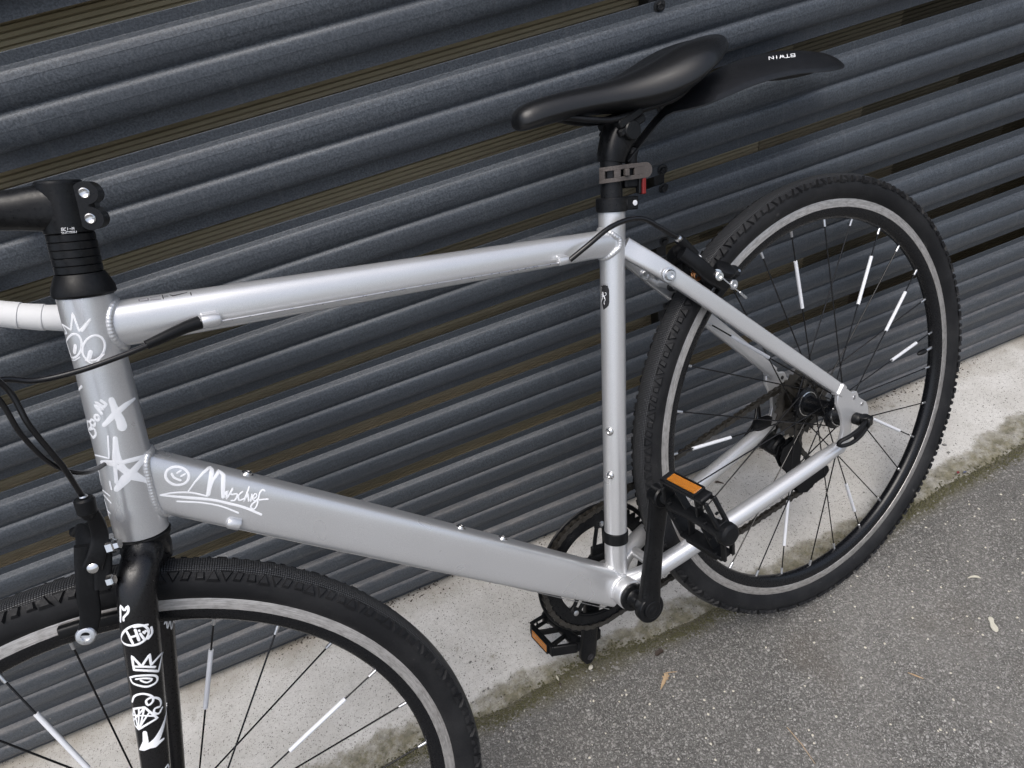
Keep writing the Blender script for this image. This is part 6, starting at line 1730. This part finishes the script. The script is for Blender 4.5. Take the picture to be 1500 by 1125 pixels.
def blade(name, out, x, y, rz, mat, label, cat, curl=.003, z=0, th=.0004, ridge=.0006, bend=0, group=None):
    """a thin leaf with a raised midrib; out = [(along, half width)]"""
    vs = []; fs = []
    K = 6
    n = len(out)
    for lay in (0, -th):
        for i, (a, hw_) in enumerate(out):
            t = i / (n - 1)
            for j in range(K + 1):
                s = -1 + 2 * j / K
                zz = curl * (s * s) * (hw_ / max(q[1] for q in out)) + curl * .8 * math.sin(t * math.pi) * .5 + ridge * math.exp(-(s / .15) ** 2) + lay + .0009
                vs.append((a, hw_ * s + bend * math.sin(t * math.pi), zz))
    for lay in (0, 1):
        o = lay * n * (K + 1)
        for i in range(n - 1):
            for j in range(K):
                p = o + i * (K + 1) + j
                fs.append((p, p + 1, p + K + 2, p + K + 1))
    q = n * (K + 1)
    for i in range(n - 1):
        for j in (0, K):
            p = i * (K + 1) + j
            fs.append((p, p + K + 1, q + p + K + 1, q + p))
    m_ = MB(); m_.add(vs, fs)
    ob = m_.build(name, ML[mat], None, angle=60)
    ob.location = (x, y, z); ob.rotation_euler = (0, 0, rz)
    return tag(ob, label, cat, group)
GZ = -.0035
blade('seed_wing', [(-.0125, .0012), (-.010, .0042), (-.005, .0052), (0, .0036), (.004, .0030), (.008, .0040), (.012, .0036), (.0145, .0008)], .139, -.179, R(62), 'pale', 'pale dry seed wing lying alone on the asphalt at the right', 'seed', .0012, GZ, bend=.0012)
blade('dry_leaf', [(-.018, .0004), (-.012, .0016), (-.005, .0030), (.001, .0030), (.003, .0062), (.005, .0026), (.009, .0056), (.011, .0012), (.015, .0004)], -.382, -.036, R(38), 'tan', 'tan dry leaf scrap on the asphalt in front of the pedals', 'leaf', .0025, GZ)
blade('leaf_stalk', [(-.010, .0005), (0, .0007), (.010, .0004)], -.366, -.029, R(-20), 'tan', 'thin tan leaf stalk beside the tan dry leaf', 'stalk', .0002, GZ, ridge=.0003)
blade('dark_leaf', [(-.008, .0010), (-.004, .0048), (.002, .0036), (.005, .0052), (.009, .0012)], -.368, .008, R(10), 'dark', 'black rotten leaf scrap on the mossy joint', 'leaf', .0028, GZ + .002)
blade('curled_leaf', [(-.011, .0004), (-.006, .0016), (0, .0022), (.006, .0020), (.010, .0004)], .180, -.103, R(-28), 'pale', 'small curled pale leaf on the asphalt right of the rear wheel', 'leaf', .0022, GZ, bend=.002)
blade('splinter', [(-.011, .0005), (0, .0012), (.011, .0005)], -.028, -.194, R(-52), 'tan', 'thin straight tan splinter on the asphalt', 'splinter', .0004, GZ)
blade('twig', [(-.030, .0004), (0, .0006), (.030, .0003)], -.250, -.208, R(-86), 'tan', 'long thin twig on the asphalt near the bottom edge', 'twig', .0002, GZ, ridge=.0005, bend=.002)
blade('bark_scrap', [(-.009, .0008), (-.004, .0026), (.003, .0018), (.010, .0006)], -.078, .274, R(-40), 'dark', 'dark bark scrap on the concrete by the wall behind the spokes', 'bark', .002, .001)
blade('red_chip', [(-.0030, .0006), (0, .0026), (.0032, .0006)], .330, .082, R(30), 'red', 'tiny dark red chip on the concrete', 'chip', .0012, .0005)
blade('blue_chip', [(-.0036, .0006), (0, .0022), (.0036, .0008)], .341, .077, R(-10), 'blue', 'tiny blue grey chip beside the red one', 'chip', .0010, .0005)
blade('white_seed', [(-.0050, .0005), (0, .0018), (.0050, .0006)], -.543, .041, R(95), 'pale', 'small white seed standing out on the moss left of the far pedal', 'seed', .001, .0)
def pebble(x, y, r, mat, label, name='pebble', group=None, z=0):
    rnd = random.Random(int((x * 991 + y * 7919) * 1000))
    bm = bmesh.new()
    bmesh.ops.create_icosphere(bm, subdivisions=2, radius=1)
    for v in bm.verts:
        v.co *= 1 + rnd.uniform(-.16, .16)
        v.co.x *= r; v.co.y *= r * rnd.uniform(.7, .75); v.co.z *= r * .55
    me = bpy.data.meshes.new(name); bm.to_mesh(me); bm.free()
    me.polygons.foreach_set('use_smooth', [True] * len(me.polygons))
    me.materials.append(ML[mat])
    o = bpy.data.objects.new(name, me); COL.objects.link(o)
    o.location = (x, y, z + r * .30); o.rotation_euler = (0, 0, rnd.uniform(0, 6))
    return tag(o, label, 'pebble', group)
SG = 'small grey stones on the concrete'
for x, y, r, lb in ((-.672, .133, .0030, 'largest grey stone set in the concrete right of the front wheel'), (-.660, .139, .0016, 'tiny grey stone just right of the largest one on the concrete'),
                    (-.686, .150, .0017, 'tiny grey stone on the wall side of the largest one on the concrete'), (-.658, .075, .0026, 'grey stone, right one of a close pair near the mossy joint'),
                    (-.667, .074, .0024, 'grey stone, left one of a close pair near the mossy joint'), (-.693, .077, .0018, 'small grey stone nearest the front tyre, above the moss'),
                    (-.690, .064, .0020, 'grey stone at the very edge of the moss beside the front tyre'), (-.641, .105, .0026, 'lone grey stone on the concrete between front tyre and far pedal'),
                    (.363, .148, .0040, 'flat almond shaped grey stone on the concrete right of the rear tyre'), (.354, .129, .0034, 'round grey stone below the almond shaped one right of the rear tyre')):
    pebble(x, y, r, 'stone', lb, group=SG)
pebble(-.484, .034, .0048, 'pstone', 'pale rough pebble on the moss below the far pedal')
pebble(-.543, .030, .0026, 'dark', 'black crumb beside the small white seed')

def scatter(name, n, fx, fy, size, mat, z, label=None, flat=.5, seed=1):
    rnd = random.Random(seed)
    vs = []; fs = []
    B8 = [(-1, -.7, 0), (.2, -1, .1), (1, -.2, 0), (.5, .9, .1), (-.7, .8, 0), (-.3, -.2, 1), (.4, .2, .85)]
    F8 = [(0, 1, 5), (1, 6, 5), (1, 2, 6), (2, 3, 6), (3, 4, 5), (3, 5, 6), (4, 0, 5)]
    for i in range(n):
        x = fx(rnd); y = fy(rnd, x)
        s = size * rnd.uniform(.4, 1.0) ** 1.6
        a = rnd.uniform(0, 6.28); ca, sa = math.cos(a), math.sin(a)
        o = len(vs)
        zz = z(x, y) if callable(z) else z
        for (p, q, r) in B8:
            p *= s * rnd.uniform(.75, 1.2); q *= s * rnd.uniform(.75, 1.2)
            vs.append((x + p * ca - q * sa, y + p * sa + q * ca, zz + (r * flat - .12) * s * rnd.uniform(.8, 1.2)))
        fs += [tuple(o + k for k in f) for f in F8]
    m_ = MB(); m_.add(vs, fs)
    ob = m_.build(name, ML[mat], None, angle=20)
    return tag(ob, label, None, None, 'stuff')
scatter('grit', 5200, lambda r: r.uniform(-1.5, 1.0), lambda r, x: edge_y(x) - abs(r.gauss(0, .16)) - .002, .0026, 'grit', -.0038, 'loose grit on the asphalt near the joint', .55, 3)
scatter('pale_chips', 1500, lambda r: r.uniform(-1.5, 1.2), lambda r, x: r.uniform(-.8, .03), .0023, 'pstone', -.0038, 'pale stone chips showing in the asphalt', .35, 5)
scatter('debris', 1500, lambda r: r.uniform(-1.7, 1.2), lambda r, x: .322 - abs(r.gauss(0, .016)), .0022, 'dark', .0, 'fine dark debris along the foot of the wall', .5, 8)
scatter('crumbs', 260, lambda r: r.uniform(-1.5, 1.0), lambda r, x: edge_y(x) + abs(r.gauss(0, .07)), .0014, 'dark', .0002, 'dark crumbs on the concrete strip', .5, 11)
scatter('moss', 9000, lambda r: r.uniform(-1.5, 1.0), lambda r, x: edge_y(x) + r.gauss(.002, .007) + .010 * math.sin(x * 17) * math.sin(x * 5.3 + 1), .0021, 'moss', lambda x, y: -.0030 if y < edge_y(x) else -.0018, 'thin damp moss and silt along the joint', .8, 13)
